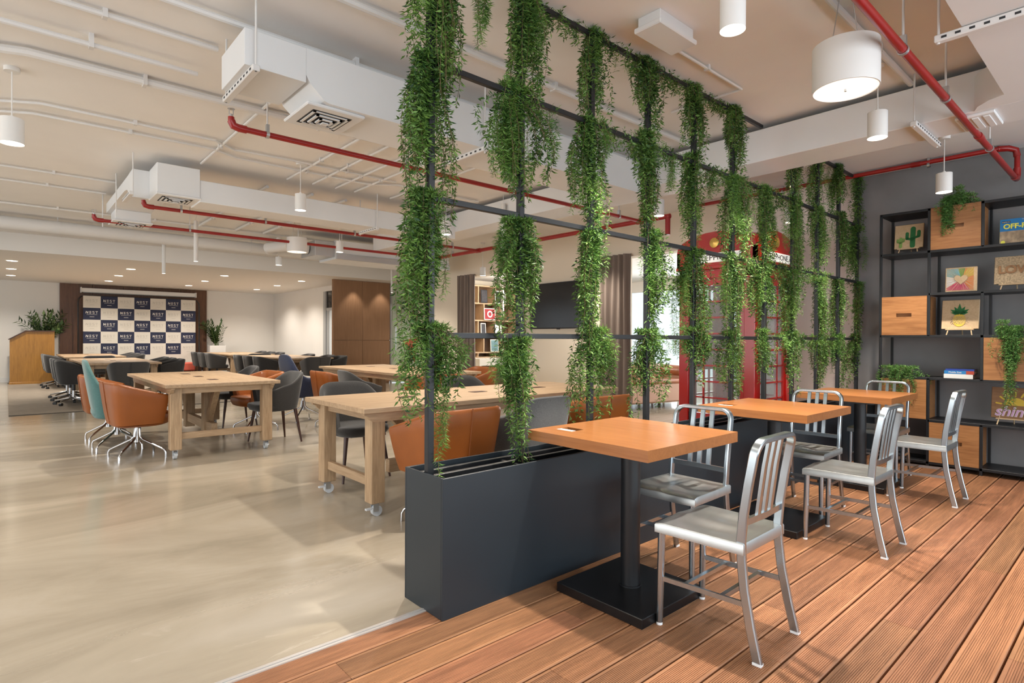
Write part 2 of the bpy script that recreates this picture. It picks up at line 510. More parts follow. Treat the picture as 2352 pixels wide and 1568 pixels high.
LABELS = set()
def tag(o, label, cat, group=None, kind=None):
    if label: o['label'] = label
    if cat: o['category'] = cat
    if group: o['group'] = group
    if kind: o['kind'] = kind
    return o
def thing(name, label, cat, loc=(0, 0, 0), rz=0.0, group=None):
    o = bpy.data.objects.new(name, None)
    o.empty_display_size = 0.1
    COL.objects.link(o)
    o.location = loc
    o.rotation_euler = (0, 0, rz)
    return tag(o, label, cat, group)
def struct(o, label, cat=None):
    o['kind'] = 'structure'
    o['label'] = label
    return o
def dup(root, loc, rz, label, group=None):
    def cp(o, par):
        c = o.copy(); COL.objects.link(c); c.parent = par
        for ch in o.children: cp(ch, c)
        return c
    r = cp(root, None)
    r.location = loc; r.rotation_euler = (0, 0, rz); r['label'] = label
    if group: r['group'] = group
    return r
def text(name, body, size, m, parent=None, loc=(0, 0, 0), rot=(0, 0, 0), depth=0.001, align='CENTER', sx=1.0, shear=0.0, bold=0.0):
    c = bpy.data.curves.new(name, 'FONT')
    c.body = body; c.size = size; c.extrude = depth; c.align_x = align; c.align_y = 'CENTER'; c.shear = shear; c.offset = bold
    o = bpy.data.objects.new(name, c)
    COL.objects.link(o)
    c.materials.append(MAT[m])
    if parent: o.parent = parent
    dg = bpy.context.evaluated_depsgraph_get()
    me = bpy.data.meshes.new_from_object(o.evaluated_get(dg))
    bpy.data.objects.remove(o)
    o = bpy.data.objects.new(name, me)
    COL.objects.link(o)
    if len(me.materials) == 0: me.materials.append(MAT[m])
    if parent: o.parent = parent
    o.location = loc; o.rotation_euler = rot; o.scale = (sx, 1, 1)
    return o
# ================================================================== STRUCTURE
ZC = 3.09
def sbox(name, m, label, *b, c=0.0):
    return struct(MB().box(*b, c=c).build(name, m), label)
floor = struct(MB().box(-6, 14, 2.235, 21, -0.12, 0).build('floor', 'concrete'), 'polished beige concrete floor with scuffs and cloudy stains')
deck = struct(MB().box(-6, 7.3, -3, 2.235, -0.12, -0.028).build('floor_deck', 'black_base'), 'ribbed hardwood deck floor under the metal chairs')
# deck boards: ribbed profile, each its own piece
def plank_mesh(L):
    w = 0.067; prof = [(-w, -0.026), (-w, -0.004), (-w + 0.003, 0.0), (-w + 0.011, 0.0)]
    n = 15; a = -w + 0.012; b_ = w - 0.012; st = (b_ - a) / n
    for i in range(n):
        x = a + i * st
        prof += [(x, -0.0028), (x + st * 0.38, -0.0028), (x + st * 0.5, 0.0), (x + st * 0.9, 0.0)]
    prof += [(w - 0.011, 0.0), (w - 0.003, 0.0), (w, -0.004), (w, -0.026)]
    return MB().prism(prof, 0, L, 'x').mesh('plank', None)
PL = {}
rr = random.Random(3)
k = -19
while k <= 8:
    yc = 0.957 + 0.142 * k + 0.071
    x = -2.0 + rr.uniform(-0.8, 0.0)
    while x < 7.24:
        L = rr.choice([1.5, 1.9, 2.3, 2.7])
        L = min(L, 7.24 - x)
        if 7.24 - x - L < 0.4: L = 7.24 - x
        key = round(L, 3)
        if key not in PL: PL[key] = plank_mesh(L - 0.002)
        obj('plank', PL[key], 'deck_wood', deck, (x, yc, 0))
        x += L
    k += 1
tr = struct(MB().box(-6, 1.445, 2.212, 2.226, -0.02, 0.004).box(-6, 1.445, 2.2285, 2.238, -0.02, 0.006).box(-6, 1.445, 2.2405, 2.250, -0.02, 0.003).build('trim_1', 'strip_alu'), 'slim metal threshold strip between concrete and deck')

ceiling = sbox('ceiling', 'ceil', 'rough painted concrete ceiling of the main room', -6, 10.2, -3, 13.5, ZC, ZC + 0.15)
ceil2 = sbox('ceiling_low', 'ceil_low', 'lower smooth ceiling over the far hall', -6, 10.2, 13.5, 20.9, 2.77, ZC + 0.15)
sbox('ceiling_lobby', 'ceil_low', 'white ceiling of the lobby beyond the curtains', 7.46, 13, 2.9, 11.8, 2.72, 2.85)
wf = sbox('wall_far', 'wall_white', 'plain white far wall behind the banner', -6, 7.3, 20.7, 20.9, 0, 2.77)
sbox('baseboard_far', 'white_plastic', 'white baseboard along the far wall', -6, 7.08, 20.68, 20.7, 0, 0.13)
sbox('wall_right', 'wall_dark', 'dark grey plaster wall behind the display shelf', 7.25, 7.45, -3, 2.26, 0, ZC)
sbox('wall_right_pink', 'wall_pink', 'pale pinkish wall beside the telephone box', 7.25, 7.45, 2.26, 3.7, 0, ZC)
sbox('wall_right_screen', 'wall_cream', 'cream wall carrying the dark screen', 7.25, 7.45, 5.55, 7.95, 0, 2.53)
sbox('wall_right_pier', 'wall_cream', 'cream wall pier beside the far curtain', 7.25, 7.45, 9.75, 11.5, 0, ZC)
sbox('wall_right_header', 'wall_cream', 'cream wall band above the curtained openings', 7.25, 7.45, 3.7, 9.75, 2.53, ZC)
sbox('wall_recess', 'wall_cream', 'cream return wall of the recess', 7.45, 10.2, 11.5, 11.6, 0, ZC)
sbox('wall_hall_right', 'wall_white', 'white side wall of the far hall', 7.08, 7.3, 16.5, 20.7, 0, 2.77)
sbox('wall_hall_upper', 'wall_white', 'white wall strip above the glass door', 7.08, 7.3, 14.3, 16.5, 2.62, 2.77)
sbox('wall_recess_side', 'wall_white', 'white side wall of the recess', 10.1, 10.2, 11.6, 14.2, 0, ZC)
sbox('wall_lobby_side', 'wall_white', 'white lobby partition wall', 10.6, 13, 10.9, 11.0, 0, 2.75)
sbox('wall_lobby_near', 'wall_white', 'white lobby wall behind the telephone box', 7.45, 13, 2.9, 3.0, 0, 2.75)
# daylight facades out of view: slim mullions only
f1 = struct(MB().box(-6, 7.3, -3, -2.92, 0, 0.12).box(-6, 7.3, -3, -2.92, 2.95, ZC).build('window_1', 'frame_grey'), 'glass facade frame along the deck')
for i in range(8):
    MB().box(-6 + i * 1.88, -5.94 + i * 1.88, -3, -2.92, 0.12, 2.95).build('mullion', 'frame_grey', f1)
f2 = struct(MB().box(-6.1, -6, -3, 20.9, 0, 0.12).box(-6.1, -6, -3, 20.9, 2.7, ZC).build('window_2', 'frame_grey'), 'glass facade frame on the far side of the hall')
for i in range(11):
    MB().box(-6.1, -6, -3 + i * 2.38, -2.9 + i * 2.38, 0.12, 2.7).build('mullion', 'frame_grey', f2)
# glass door at the side of the far hall
d1 = struct(MB().box(7.1, 7.16, 14.45, 16.5, 0, 0.06).box(7.1, 7.16, 14.45, 16.5, 2.05, 2.13).box(7.08, 7.16, 16.33, 16.5, 0, 2.62).box(7.1, 7.16, 16.16, 16.26, 0.06, 2.05).box(7.1, 7.16, 14.45, 14.53, 0, 2.62).build('door_1', 'frame_grey'), 'grey framed glass door beside the wooden cabinet')
MB().box(7.12, 7.14, 14.53, 16.16, 0.06, 2.05).build('pane', 'plaster_glass', d1)
MB().box(7.12, 7.14, 14.53, 16.33, 2.13, 2.62).build('transom_pane', 'screen_black', d1)
# greenish glass partition of the meeting room with a coral emblem
d2 = struct(MB().box(8.02, 8.06, 14.16, 14.22, 0, 2.77).box(9.45, 9.49, 14.16, 14.22, 0, 2.77).build('door_2', 'frame_grey'), 'pale green glass door with coral graphic and long pull handle')
MB().box(8.06, 9.45, 14.18, 14.2, 0.02, 2.77).build('pane', 'green_glass', d2)
MB().tube([(8.14, 14.17, 0.75), (8.14, 14.09, 0.75), (8.14, 14.09, 1.55), (8.14, 14.17, 1.55)], 0.014).build('handle', 'chrome', d2)
MB().prism([(8.42, 1.18), (8.95, 1.28), (8.8, 0.55)], 14.165, 14.175).build('graphic', 'coral', d2)
MB().prism([(8.72, 2.0), (8.9, 1.95), (8.85, 1.72)], 14.165, 14.175).build('graphic', 'coral', d2)
sbox('wall_recess_back', 'wall_white', 'white wall at the end of the recess', 9.49, 10.2, 14.16, 14.3, 0, 2.77)
# lobby windows at the far side
w3 = struct(MB().box(12.2, 12.3, 3, 10.9, 0, 0.25).box(12.2, 12.3, 3, 10.9, 2.45, 2.75).build('window_3', 'wall_white'), 'tall bright lobby window with white frame')
for i in range(8):
    MB().box(12.2, 12.28, 3 + i * 1.12, 3.07 + i * 1.12, 0.25, 2.45).build('mullion', 'white_plastic', w3)
    MB().box(12.235, 12.245, 3.07 + i * 1.12, 4.12 + i * 1.12, 0.25, 2.45).build('pane', 'glass', w3)

# ------------------------------------------------------------------ ducts
def grille(parent, x0, x1, y0, y1, z, name='grille'):
    """square stepped diffuser facing down"""
    g = MB().box(x0, x1, y0, y1, z - 0.02, z, 0.006).build(name, 'duct', parent)
    cx, cy = (x0 + x1) / 2, (y0 + y1) / 2; hx, hy = (x1 - x0) / 2, (y1 - y0) / 2
    MB().box(cx - hx * 0.68, cx + hx * 0.68, cy - hy * 0.68, cy + hy * 0.68, z - 0.022, z - 0.0195).build('opening', 'ink', g)
    for q, s in enumerate((0.62, 0.44, 0.26)):
        a, b = hx * s, hy * s; e = 0.055 * hx + 0.005; zz = z - 0.026 - 0.006 * q
        MB().box(cx - a, cx + a, cy - b, cy - b + e, zz, zz + 0.008).box(cx - a, cx + a, cy + b - e, cy + b, zz, zz + 0.008).box(cx - a, cx - a + e, cy - b, cy + b, zz, zz + 0.008).box(cx + a - e, cx + a, cy - b, cy + b, zz, zz + 0.008).build('louvre', 'duct', g)
    MB().box(cx - hx * 0.1, cx + hx * 0.1, cy - hy * 0.1, cy + hy * 0.1, z - 0.046, z - 0.04).build('louvre', 'duct', g)
    return g
def strut(parent, p0, p1, z):
    """perforated channel under a duct between p0 and p1 (xy)"""
    d = Vector((p1[0] - p0[0], p1[1] - p0[1], 0)); L = d.length; a = math.atan2(d.y, d.x)
    o = MB().box(0, L, -0.02, 0.02, z - 0.035, z, 0.004).build('hanger_channel', 'pipe_white', parent, loc=(p0[0], p0[1], 0), rot=(0, 0, a))
    n = int(L / 0.055)
    m = MB()
    for i in range(n):
        m.box(0.03 + i * 0.055, 0.052 + i * 0.055, -0.0215, 0.0215, z - 0.024, z - 0.013)
    m.build('slot', 'ink', o)
    return o
def rod(parent, x, y, z0, z1=ZC, r=0.006):
    return MB().cyl((x, y, z0), (x, y, z1), r, n=8).build('rod', 'pipe_white', parent)
dA = thing('air_duct', 'white boxed air duct nearest the hanging vines, with square diffuser', 'duct', group='ceiling ducts')
MB().box(0.97, 1.31, 3.3, 3.74, 2.735, 2.935, 0.002).build('end_box', 'duct', dA)
MB().prism([(1.31, 2.935), (1.31, 2.78), (1.335, 2.735), (1.42, 2.66), (1.45, 2.65), (4.80, 2.65), (4.80, 2.935)], 3.3, 3.74).build('body', 'duct', dA, smooth=20)
grille(dA, 1.33, 1.70, 3.33, 3.72, 2.65, 'diffuser')
strut(dA, (1.02, 3.26), (1.02, 3.84), 2.735); rod(dA, 1.02, 3.27, 2.70); rod(dA, 1.02, 3.83, 2.70)
strut(dA, (2.62, 3.26), (2.62, 3.80), 2.65); rod(dA, 2.62, 3.27, 2.6); rod(dA, 2.62, 3.79, 2.6)
dC = thing('air_duct', 'long white duct running across the room under the ceiling gap', 'duct', group='ceiling ducts')
MB().box(4.80, 5.22, 0.25, 9.1, 2.765, 3.035, 0.004).build('body', 'duct', dC)
dD = thing('air_duct', 'wide white duct beside the red pipe above the deck', 'duct', group='ceiling ducts')
MB().prism([(1.2, -0.9), (4.80, -0.9), (4.80, 0.82), (4.72, 0.79), (4.64, 0.72), (4.6, 0.64), (1.2, 0.64)], 2.765, 2.985, 'z').build('body', 'duct', dD, smooth=25)
strut(dD, (3.47, 0.75), (3.47, -0.95), 2.762); rod(dD, 3.47, 0.735, 2.72)
strut(dC, (4.68, 1.13), (5.34, 1.13), 2.762); rod(dC, 4.70, 1.13, 2.72); rod(dC, 5.32, 1.13, 2.72)
gg = MB().box(4.84, 5.16, 0.72, 0.93, 2.745, 2.765, 0.004).build('diffuser', 'duct', dC)
for q in range(3): MB().box(4.87, 5.13, 0.75 + q * 0.06, 0.785 + q * 0.06, 2.738, 2.746, 0.002).build('louvre', 'duct', gg)
dB = thing('air_duct', 'boxed white duct with two square diffusers over the middle table', 'duct', group='ceiling ducts')
MB().box(1.13, 1.52, 6.65, 7.05, 2.70, 3.0, 0.004).build('end_box', 'duct', dB)
MB().box(1.52, 4.80, 6.66, 7.04, 2.665, 2.892, 0.004).build('body', 'duct', dB)
MB().prism([(7.05, 2.99), (7.25, 2.985), (7.35, 2.98), (7.75, 2.98), (9.1, 2.98), (9.1, 2.86), (8.2, 2.86), (7.6, 2.86), (7.4, 2.84), (7.2, 2.72), (7.05, 2.70)], 0.98, 1.42, 'x').build('branch', 'duct', dB, smooth=20)
MB().box(1.03, 1.42, 8.72, 9.1, 2.73, 2.86, 0.004).build('end_box', 'duct', dB)
grille(dB, 1.12, 1.53, 6.63, 7.04, 2.70, 'diffuser')
grille(dB, 1.0, 1.44, 8.69, 9.12, 2.73, 'diffuser')
strut(dB, (0.93, 6.75), (0.93, 7.2), 2.695)
for x, y in ((0.95, 6.8), (0.93, 7.8), (0.93, 9.0)): rod(dB, x, y, 2.66)
strut(dB, (3.55, 6.60), (3.55, 7.1), 2.665); rod(dB, 3.55, 6.62, 2.62); rod(dB, 3.55, 7.09, 2.62)
dE = thing('fan_coil', 'grey steel fan coil unit hung below the ceiling near the soffit', 'air unit')
MB().box(4.3, 6.7, 9.5, 10.2, 2.62, 2.95, 0.006).build('body', 'duct', dE)
MB().box(4.3, 6.7, 9.47, 9.5, 2.62, 2.72, 0.003).build('lower_lip', 'galv', dE)
MB().box(3.95, 4.3, 9.55, 10.15, 2.66, 2.92, 0.004).build('plenum', 'galv', dE)
MB().tube([(3.95, 9.85, 2.8), (3.6, 9.9, 2.82), (3.4, 10.2, 2.80), (3.6, 10.75, 2.84), (3.8, 11.15, 2.9)], 0.09, 14).build('hose', 'pipe_white', dE)
for x in (4.4, 6.6): rod(dE, x, 9.48, 2.62)
# big white round pipe in front of the soffit
bpz = thing('white_pipe', 'thick white round pipe running in front of the soffit', 'pipe')
MB().cyl((-6, 11.3, 2.93), (7.2, 11.3, 2.93), 0.10, n=20).build('body', 'pipe_white', bpz)
for i in range(9):
    MB().cyl((-1.3 + i * 0.95, 11.3, 3.03), (-1.3 + i * 0.95, 11.3, ZC), 0.006, n=6).build('rod', 'pipe_white', bpz)
    MB().cyl((-1.33 + i * 0.95, 11.3, 2.93), (-1.27 + i * 0.95, 11.3, 2.93), 0.104, n=20).build('clamp', 'pipe_white', bpz)

# ------------------------------------------------------------------ ceiling conduits
def conduit(label, pts, r=0.014, z=None, clips=1.1, group='white ceiling conduits', hang=0.0):
    z = (ZC - r - 0.012 - hang) if z is None else z
    p3 = [(p[0], p[1], z) for p in pts]
    t = thing('ceiling_conduit', label, 'conduit', group=group)
    MB().tube(p3, r, 8).build('tube', 'pipe_white', t)
    for a, b in zip(p3[:-1], p3[1:]):
        d = Vector(b) - Vector(a); L = d.length
        if L < 0.7: continue
        n = max(1, int(L / clips)); ang = math.atan2(d.y, d.x)
        for i in range(n):
            q = Vector(a) + d * ((i + 0.5) / n)
            m = MB().box(-0.012, 0.012, -r - 0.008, r + 0.008, -r - 0.004, ZC - z)
            m.build('clip', 'pipe_white', t, loc=q, rot=(0, 0, ang))
    return t
conduit('white conduit hung on short rods near the round pendant', [(-6, 4.32), (0.97, 4.32)], 0.017, hang=0.035)
conduit('white conduit running into the end of the near duct', [(-6, 3.94), (1.0, 3.94)], 0.017)
conduit('white conduit running along the top edge of the near duct', [(-6, 3.52), (4.7, 3.52)], 0.018, hang=0.01)
conduit('thickest white conduit with a bend above the round pendant', [(-6, 4.9), (-0.25, 4.9), (0.1, 4.76), (3.9, 4.73)], 0.028)
conduit('upper of the two paired thin conduits left of the red pipe elbow', [(-6, 6.0), (-0.15, 6.0), (0.2, 5.79), (1.45, 5.785), (1.65, 5.95), (2.2, 5.9), (3.4, 5.9)], 0.012)
conduit('lower of the two paired thin conduits left of the red pipe elbow', [(-6, 6.3), (-0.2, 6.3), (0.16, 6.09), (1.5, 6.06), (1.75, 6.2), (3.2, 6.2), (3.5, 6.0), (4.7, 6.0)], 0.012)
conduit('thin conduit crossing the bare ceiling beside the duct elbow', [(-6, 8.16), (0.98, 8.16)], 0.012)
conduit('thin conduit beyond the duct elbow, towards the soffit', [(-6, 8.88), (0.95, 8.88)], 0.012)
conduit('thin conduit closest to the soffit pipe', [(-6, 10.39), (7.1, 10.39)], 0.014)
conduit('white conduit passing behind the tops of the vines', [(-6, 2.9), (4.75, 2.9)], 0.02)
conduit('white conduit leading to the drum lamp above the deck', [(0.4, 1.17), (4.78, 1.17)], 0.02)
conduit('slanting conduit joining the box on the ceiling', [(3.05, 2.02), (4.0, 2.02), (4.0, 2.6)], 0.010)
for i, (x, y0, y1, w) in enumerate(((1.53, 3.8, 6.65, 'next to the near duct diffuser'), (2.42, 4.75, 6.64, 'above the white cylinder pendant'), (2.72, 4.75, 6.64, 'just past the white cylinder pendant'), (3.0, 4.0, 6.64, 'halfway along the red pipe'), (3.25, 4.0, 6.64, 'before the smoke sensor'), (3.75, 3.75, 6.64, 'nearest the long cross duct'))):
    conduit('crosswise white conduit %s' % w, [(x, y0), (x, y1)], 0.012)
for i, (x, y1, w) in enumerate(((2.35, 10.3, 'left'), (2.9, 10.3, 'middle'), (3.35, 10.3, 'right'))):
    conduit('%s crosswise conduit between the far duct and the soffit pipe' % {'left': 'first', 'middle': 'second', 'right': 'third'}[w], [(x, 7.1), (x, y1)], 0.02)

# ------------------------------------------------------------------ red sprinkler pipes
def elbow(p, a, b, r, n=7):
    """quarter bend at p from direction a to direction b"""
    p, a, b = Vector(p), Vector(a), Vector(b)
    c = p + (a + b) * 0.0
    pts = []
    for i in range(n):
        t = i / (n - 1)
        pts.append(p + a * r * (1 - t) ** 2 + b * r * t ** 2)
    return pts
def sprinkler(parent, x, y, z):
    s = MB().cyl((x, y, z), (x, y, z + 0.02), 0.013, n=10).build('sprinkler_head', 'galv', parent)
    m = MB().cyl((x - 0.013, y, z + 0.02), (x - 0.013, y, z + 0.055), 0.003, n=6).cyl((x + 0.013, y, z + 0.02), (x + 0.013, y, z + 0.055), 0.003, n=6).cyl((x, y, z + 0.055), (x, y, z + 0.058), 0.024, n=14)
    m.build('deflector', 'galv', s)
def hanger(parent, x, y, z, r=0.021, axis='x'):
    MB().cyl((x, y, z + r), (x, y, ZC), 0.006, n=8).build('rod', 'pipe_white', parent)
    pts = []
    for i in range(13):
        t = 2 * PI * i / 12
        c, s = math.cos(t) * (r + 0.004), math.sin(t) * (r + 0.004)
        pts.append((x, y + c, z + s) if axis == 'x' else (x + c, y, z + s))
    sd = (1, 0, 0) if axis == 'x' else (0, 1, 0)
    m = MB().bar(pts, 0.022, 0.004, sd)
    if axis == 'x': m.box(x - 0.011, x + 0.011, y - 0.016, y + 0.016, z + r, z + r + 0.05)
    else: m.box(x - 0.016, x + 0.016, y - 0.011, y + 0.011, z + r, z + r + 0.05)
    m.build('clamp', 'galv', parent)
G = 'red sprinkler pipes'
def red_u(label, x0, x1, y, z, hang):
    t = thing('sprinkler_pipe', label, 'pipe', group=G)
    pts = [(x1, y, z), (x0 + 0.09, y, z)] + elbow((x0, y, z), (1, 0, 0), (0, 0, 1), 0.05)
    pts = [(x1, y, z), (x0 + 0.06, y, z), (x0 + 0.02, y, z + 0.006), (x0, y, z + 0.03), (x0, y, z + 0.065)]
    MB().tube(pts, 0.021, 14).build('tube', 'pipe_red', t)
    MB().tube([(x0 + 0.10, y, z), (x0 + 0.05, y, z), (x0 + 0.015, y, z + 0.008), (x0, y, z + 0.04)], 0.027, 14).build('elbow', 'pipe_red', t)
    sprinkler(t, x0, y, z + 0.065)
    for x in hang: hanger(t, x, y, z)
    return t
red_u('bright red sprinkler pipe nearest the vines, ending in an elbow', 1.176, 5.93, 4.295, 2.72, (1.42, 2.58, 3.8, 5.5))
red_u('red sprinkler pipe passing below the boxed duct with two diffusers', 1.157, 5.93, 7.565, 2.72, (1.53, 2.48, 3.7, 5.4))
red_u('farthest red sprinkler pipe, next to the soffit pipe', 0.825, 5.93, 8.87, 2.72, (1.9, 3.4))
t = thing('sprinkler_pipe', 'red cross pipe joining the sprinkler lines near the cream wall', 'pipe', group=G)
MB().cyl((5.93, 3.87, 2.72), (5.93, 9.4, 2.72), 0.030, n=14).build('tube', 'pipe_red', t)
for y in (4.295, 7.565, 8.87): MB().cyl((5.93, y - 0.05, 2.72), (5.93, y + 0.05, 2.72), 0.038, n=14).build('tee', 'pipe_red', t)
for y in (4.8, 6.2, 8.3): hanger(t, 5.93, y, 2.72, 0.03, 'y')
MB().cyl((5.93, 3.9, 2.72), (5.93, 3.9, 2.5), 0.03, n=14).build('drop', 'pipe_red', t)
t = thing('sprinkler_pipe', 'dark red pipe above the deck, rising along the dark wall', 'pipe', group=G)
y, z = 0.885, 2.75
MB().tube([(-2.5, y, z), (6.98, y, z), (7.04, y, z + 0.01), (7.06, y, z + 0.05), (7.06, y, 3.0), (7.05, y + 0.02, 3.04), (7.0, y + 0.07, 3.05), (6.98, y + 0.1, 3.05), (6.98, 4.2, 3.05)], 0.022, 14).build('tube', 'pipe_red', t)
MB().tube([(6.92, y, z), (7.02, y, z + 0.005), (7.06, y, z + 0.04), (7.06, y, z + 0.11)], 0.028, 14).build('elbow', 'pipe_red', t)
MB().tube([(7.06, y, 2.97), (7.055, y + 0.01, 3.03), (7.02, y + 0.06, 3.05), (6.98, y + 0.13, 3.05)], 0.028, 14).build('elbow', 'pipe_red', t)
MB().cyl((5.32, y, z), (5.42, y, z), 0.027, n=14).build('coupling', 'pipe_red', t)
MB().cyl((6.98, 1.62, 3.05), (6.98, 1.70, 3.05), 0.027, n=14).build('coupling', 'pipe_red', t)
for x in (3.47, 4.3 + 0.06, 5.75): hanger(t, x, y, z, 0.022)
for yy in (1.55, 3.0): hanger(t, 6.98, yy, 3.02, 0.022, 'y')

# ------------------------------------------------------------------ lamps
def pendant(label, x, y, zb, r, h, cable=True, energy=0, group='white cylinder pendants', glow='glow', tilt=0):
    t = thing('pendant_lamp', label, 'lamp', (x, y, 0), group=group)
    MB().lathe([(r * 0.9, zb + 0.012), (r, zb), (r, zb + h), (r * 0.2, zb + h + 0.002)], 28, cap=False).build('shade', 'lamp_white', t, smooth=40)
    MB().cyl((0, 0, zb + 0.004), (0, 0, zb + 0.012), r * 0.92, n=28).build('diffuser', glow, t)
    MB().cyl((0, 0, zb + h), (0, 0, zb + h + 0.02), 0.012, n=10).build('cap', 'lamp_white', t)
    MB().cyl((0, 0, zb + h + 0.015), (0, 0, ZC), 0.004, n=6).build('cable', 'white_plastic', t)
    MB().cyl((0, 0, ZC - 0.03), (0, 0, ZC), 0.045, n=16).build('canopy', 'lamp_white', t)
    if energy:
        L = lamp('pendant_light', 'SPOT', (x, y, zb - 0.01), energy, WARM2, size=r * 0.8, spot=140, blend=0.7)
    return t
pendant('white cylinder pendant cut by the top edge, above the deck', 2.352, 1.229, 2.585, 0.053, 0.30, energy=14)
pendant('white cylinder pendant hanging beside the drum lamp', 4.314, 1.241, 2.585, 0.058, 0.17, energy=14)
pendant('white cylinder pendant in front of the dark wall', 6.337, 1.292, 2.585, 0.062, 0.17, energy=12)
pendant('white cylinder pendant behind the vines between the cross duct and dark wall', 5.3, 3.6, 2.585, 0.058, 0.17, energy=10)
pendant('white cylinder pendant at the open side, over bare concrete', 0.03, 5.22, 2.57, 0.067, 0.17, energy=22)
pendant('white cylinder pendant over the gap beyond the bright red pipe', 2.318, 5.987, 2.585, 0.055, 0.17, energy=22)
pendant('white cylinder pendant next to the grey fan coil unit', 3.905, 8.49, 2.585, 0.055, 0.17, energy=18)
pendant('small white pendant directly under the soffit pipe', 3.775, 10.79, 2.585, 0.056, 0.15, energy=18)
pendant('white cylinder pendant seen between the first two vine posts', 4.25, 6.1, 2.585, 0.06, 0.17, energy=18)
pendant('white cylinder pendant in front of the cream wall band', 6.85, 8.6, 2.45, 0.055, 0.16, energy=12)
def drum(label, x, y, zb, r, h, energy):
    t = thing('drum_lamp', label, 'lamp', (x, y, 0), group='white drum lamps')
    MB().lathe([(r - 0.006, zb + 0.01), (r - 0.006, zb), (r, zb), (r, zb + h), (r - 0.006, zb + h), (r - 0.006, zb + h - 0.01)], 40, cap=False).build('shade', 'lamp_white', t, smooth=40)
    MB().cyl((0, 0, zb + 0.006), (0, 0, zb + 0.012), r - 0.006, n=40).build('diffuser', 'glow_soft', t)
    MB().cyl((0, 0, zb - 0.006), (0, 0, zb + 0.007), 0.006, n=8).build('finial', 'galv', t)
    MB().cyl((0, 0, zb + h - 0.012), (0, 0, zb + h - 0.006), r - 0.006, n=40).build('top_plate', 'lamp_white', t)
    for s in (-1, 1):
        MB().cyl((s * r * 0.42, -s * r * 0.3, zb + h - 0.01), (s * 0.03, -s * 0.02, ZC), 0.0025, n=6).build('cable', 'galv', t)
    MB().cyl((0, 0, ZC - 0.03), (0, 0, ZC), 0.06, n=20).build('canopy', 'lamp_white', t)
    lamp('drum_light', 'SPOT', (x, y, zb - 0.02), energy, WARM2, size=r * 0.7, spot=150, blend=0.6)
    return t
drum('large white drum lamp hanging above the cafe tables', 3.363, 1.119, 2.585, 0.160, 0.235, 18)
drum('smaller looking white drum lamp far off before the soffit', 3.397, 8.91, 2.58, 0.150, 0.22, 20)
def tube_lamp(label, x, y, zb, h=0.6):
    t = thing('tube_pendant', label, 'lamp', (x, y, 0), group='slim tube pendants')
    MB().lathe([(0.026, zb + 0.006), (0.03, zb), (0.03, zb + h), (0.004, zb + h + 0.004)], 16, cap=False).build('tube', 'lamp_white', t)
    MB().cyl((0, 0, zb + 0.002), (0, 0, zb + 0.008), 0.027, n=16).build('diffuser', 'glow', t)
    MB().cyl((0, 0, zb + h), (0, 0, ZC), 0.003, n=6).build('cable', 'white_plastic', t)
    return t
tube_lamp('slim white tube pendant hanging lowest in front of the banner', 2.088, 11.66, 2.37)
tube_lamp('slim white tube pendant just past the far duct end', 2.105, 9.45, 2.37)
tube_lamp('slim white tube pendant before the green glass door', 7.154, 12.586, 2.37)
tube_lamp('slim white tube pendant hidden by the second vine post', 4.75, 5.55, 2.37)
tube_lamp('slim white tube pendant in front of the bookshelf', 8.3, 9.7, 1.75, 0.62)
for i, x in enumerate((0.09, 2.1, 4.04, 5.96)):
    for j, y in enumerate((15.3, 17.15, 18.98)):
        t = thing('ceiling_downlight', 'round recessed downlight, %s row after the soffit, %s column from the podium' % (('first', 'second', 'third')[j], ('first', 'second', 'third', 'fourth')[i]), 'lamp', (x, y, 2.77), group='recessed downlights')
        MB().lathe([(0.105, -0.001), (0.105, -0.006), (0.088, -0.006), (0.088, -0.001)], 24, cap=False).build('rim', 'lamp_white', t)
        MB().cyl((0, 0, -0.004), (0, 0, -0.001), 0.09, n=24).build('lens', 'glow', t)
        lamp('downlight', 'SPOT', (x, y, 2.75), 120, WARM2, size=0.08, spot=140, blend=0.7)
t = thing('junction_box', 'flat white box fixed on the ceiling behind the vines', 'box', (2.89, 1.92, 0))
MB().box(-0.19, 0.19, -0.09, 0.09, 3.0, 3.03, 0.006).build('cover', 'duct', t)
MB().box(-0.17, 0.17, -0.075, 0.075, 3.03, ZC, 0.003).build('body', 'duct', t)
t = thing('smoke_sensor', 'small round white sensor near the crosswise conduits', 'sensor', (3.15, 4.9, 0))
MB().cyl((0, 0, 3.02), (0, 0, ZC), 0.045, n=20).build('base', 'white_plastic', t)
MB().lathe([(0.05, 2.965), (0.06, 2.985), (0.055, 3.02)], 20).build('cover', 'white_plastic', t)
# ================================================================== PLANTER AND VINE SCREEN
t = thing('planter_box', 'long low black steel planter at the deck edge', 'planter')
X0, X1, YF, YB, PH = 1.44, 7.23, 2.083, 2.402, 0.63
MB().box(X0, X1, YF, YF + 0.012, 0, PH, 0.002).build('front_panel', 'planter', t)
MB().box(X0, X1, YB - 0.012, YB, 0, PH, 0.002).build('back_panel', 'planter', t)
MB().box(X0, X0 + 0.012, YF + 0.012, YB - 0.012, 0, PH, 0.002).build('end_panel', 'planter', t)
MB().box(X1 - 0.012, X1, YF + 0.012, YB - 0.012, 0, PH, 0.002).build('end_panel', 'planter', t)
MB().box(X0 + 0.012, X1 - 0.012, YF + 0.012, YB - 0.012, 0.40, 0.42).build('liner', 'black_base', t)
YM = 2.2415
t = thing('vine_trellis', 'black steel trellis screen rising out of the planter', 'trellis')
PX = [1.472 + 0.5655 * i for i in range(11)]
RZ = [3.052, 2.527, 1.898, 1.263]
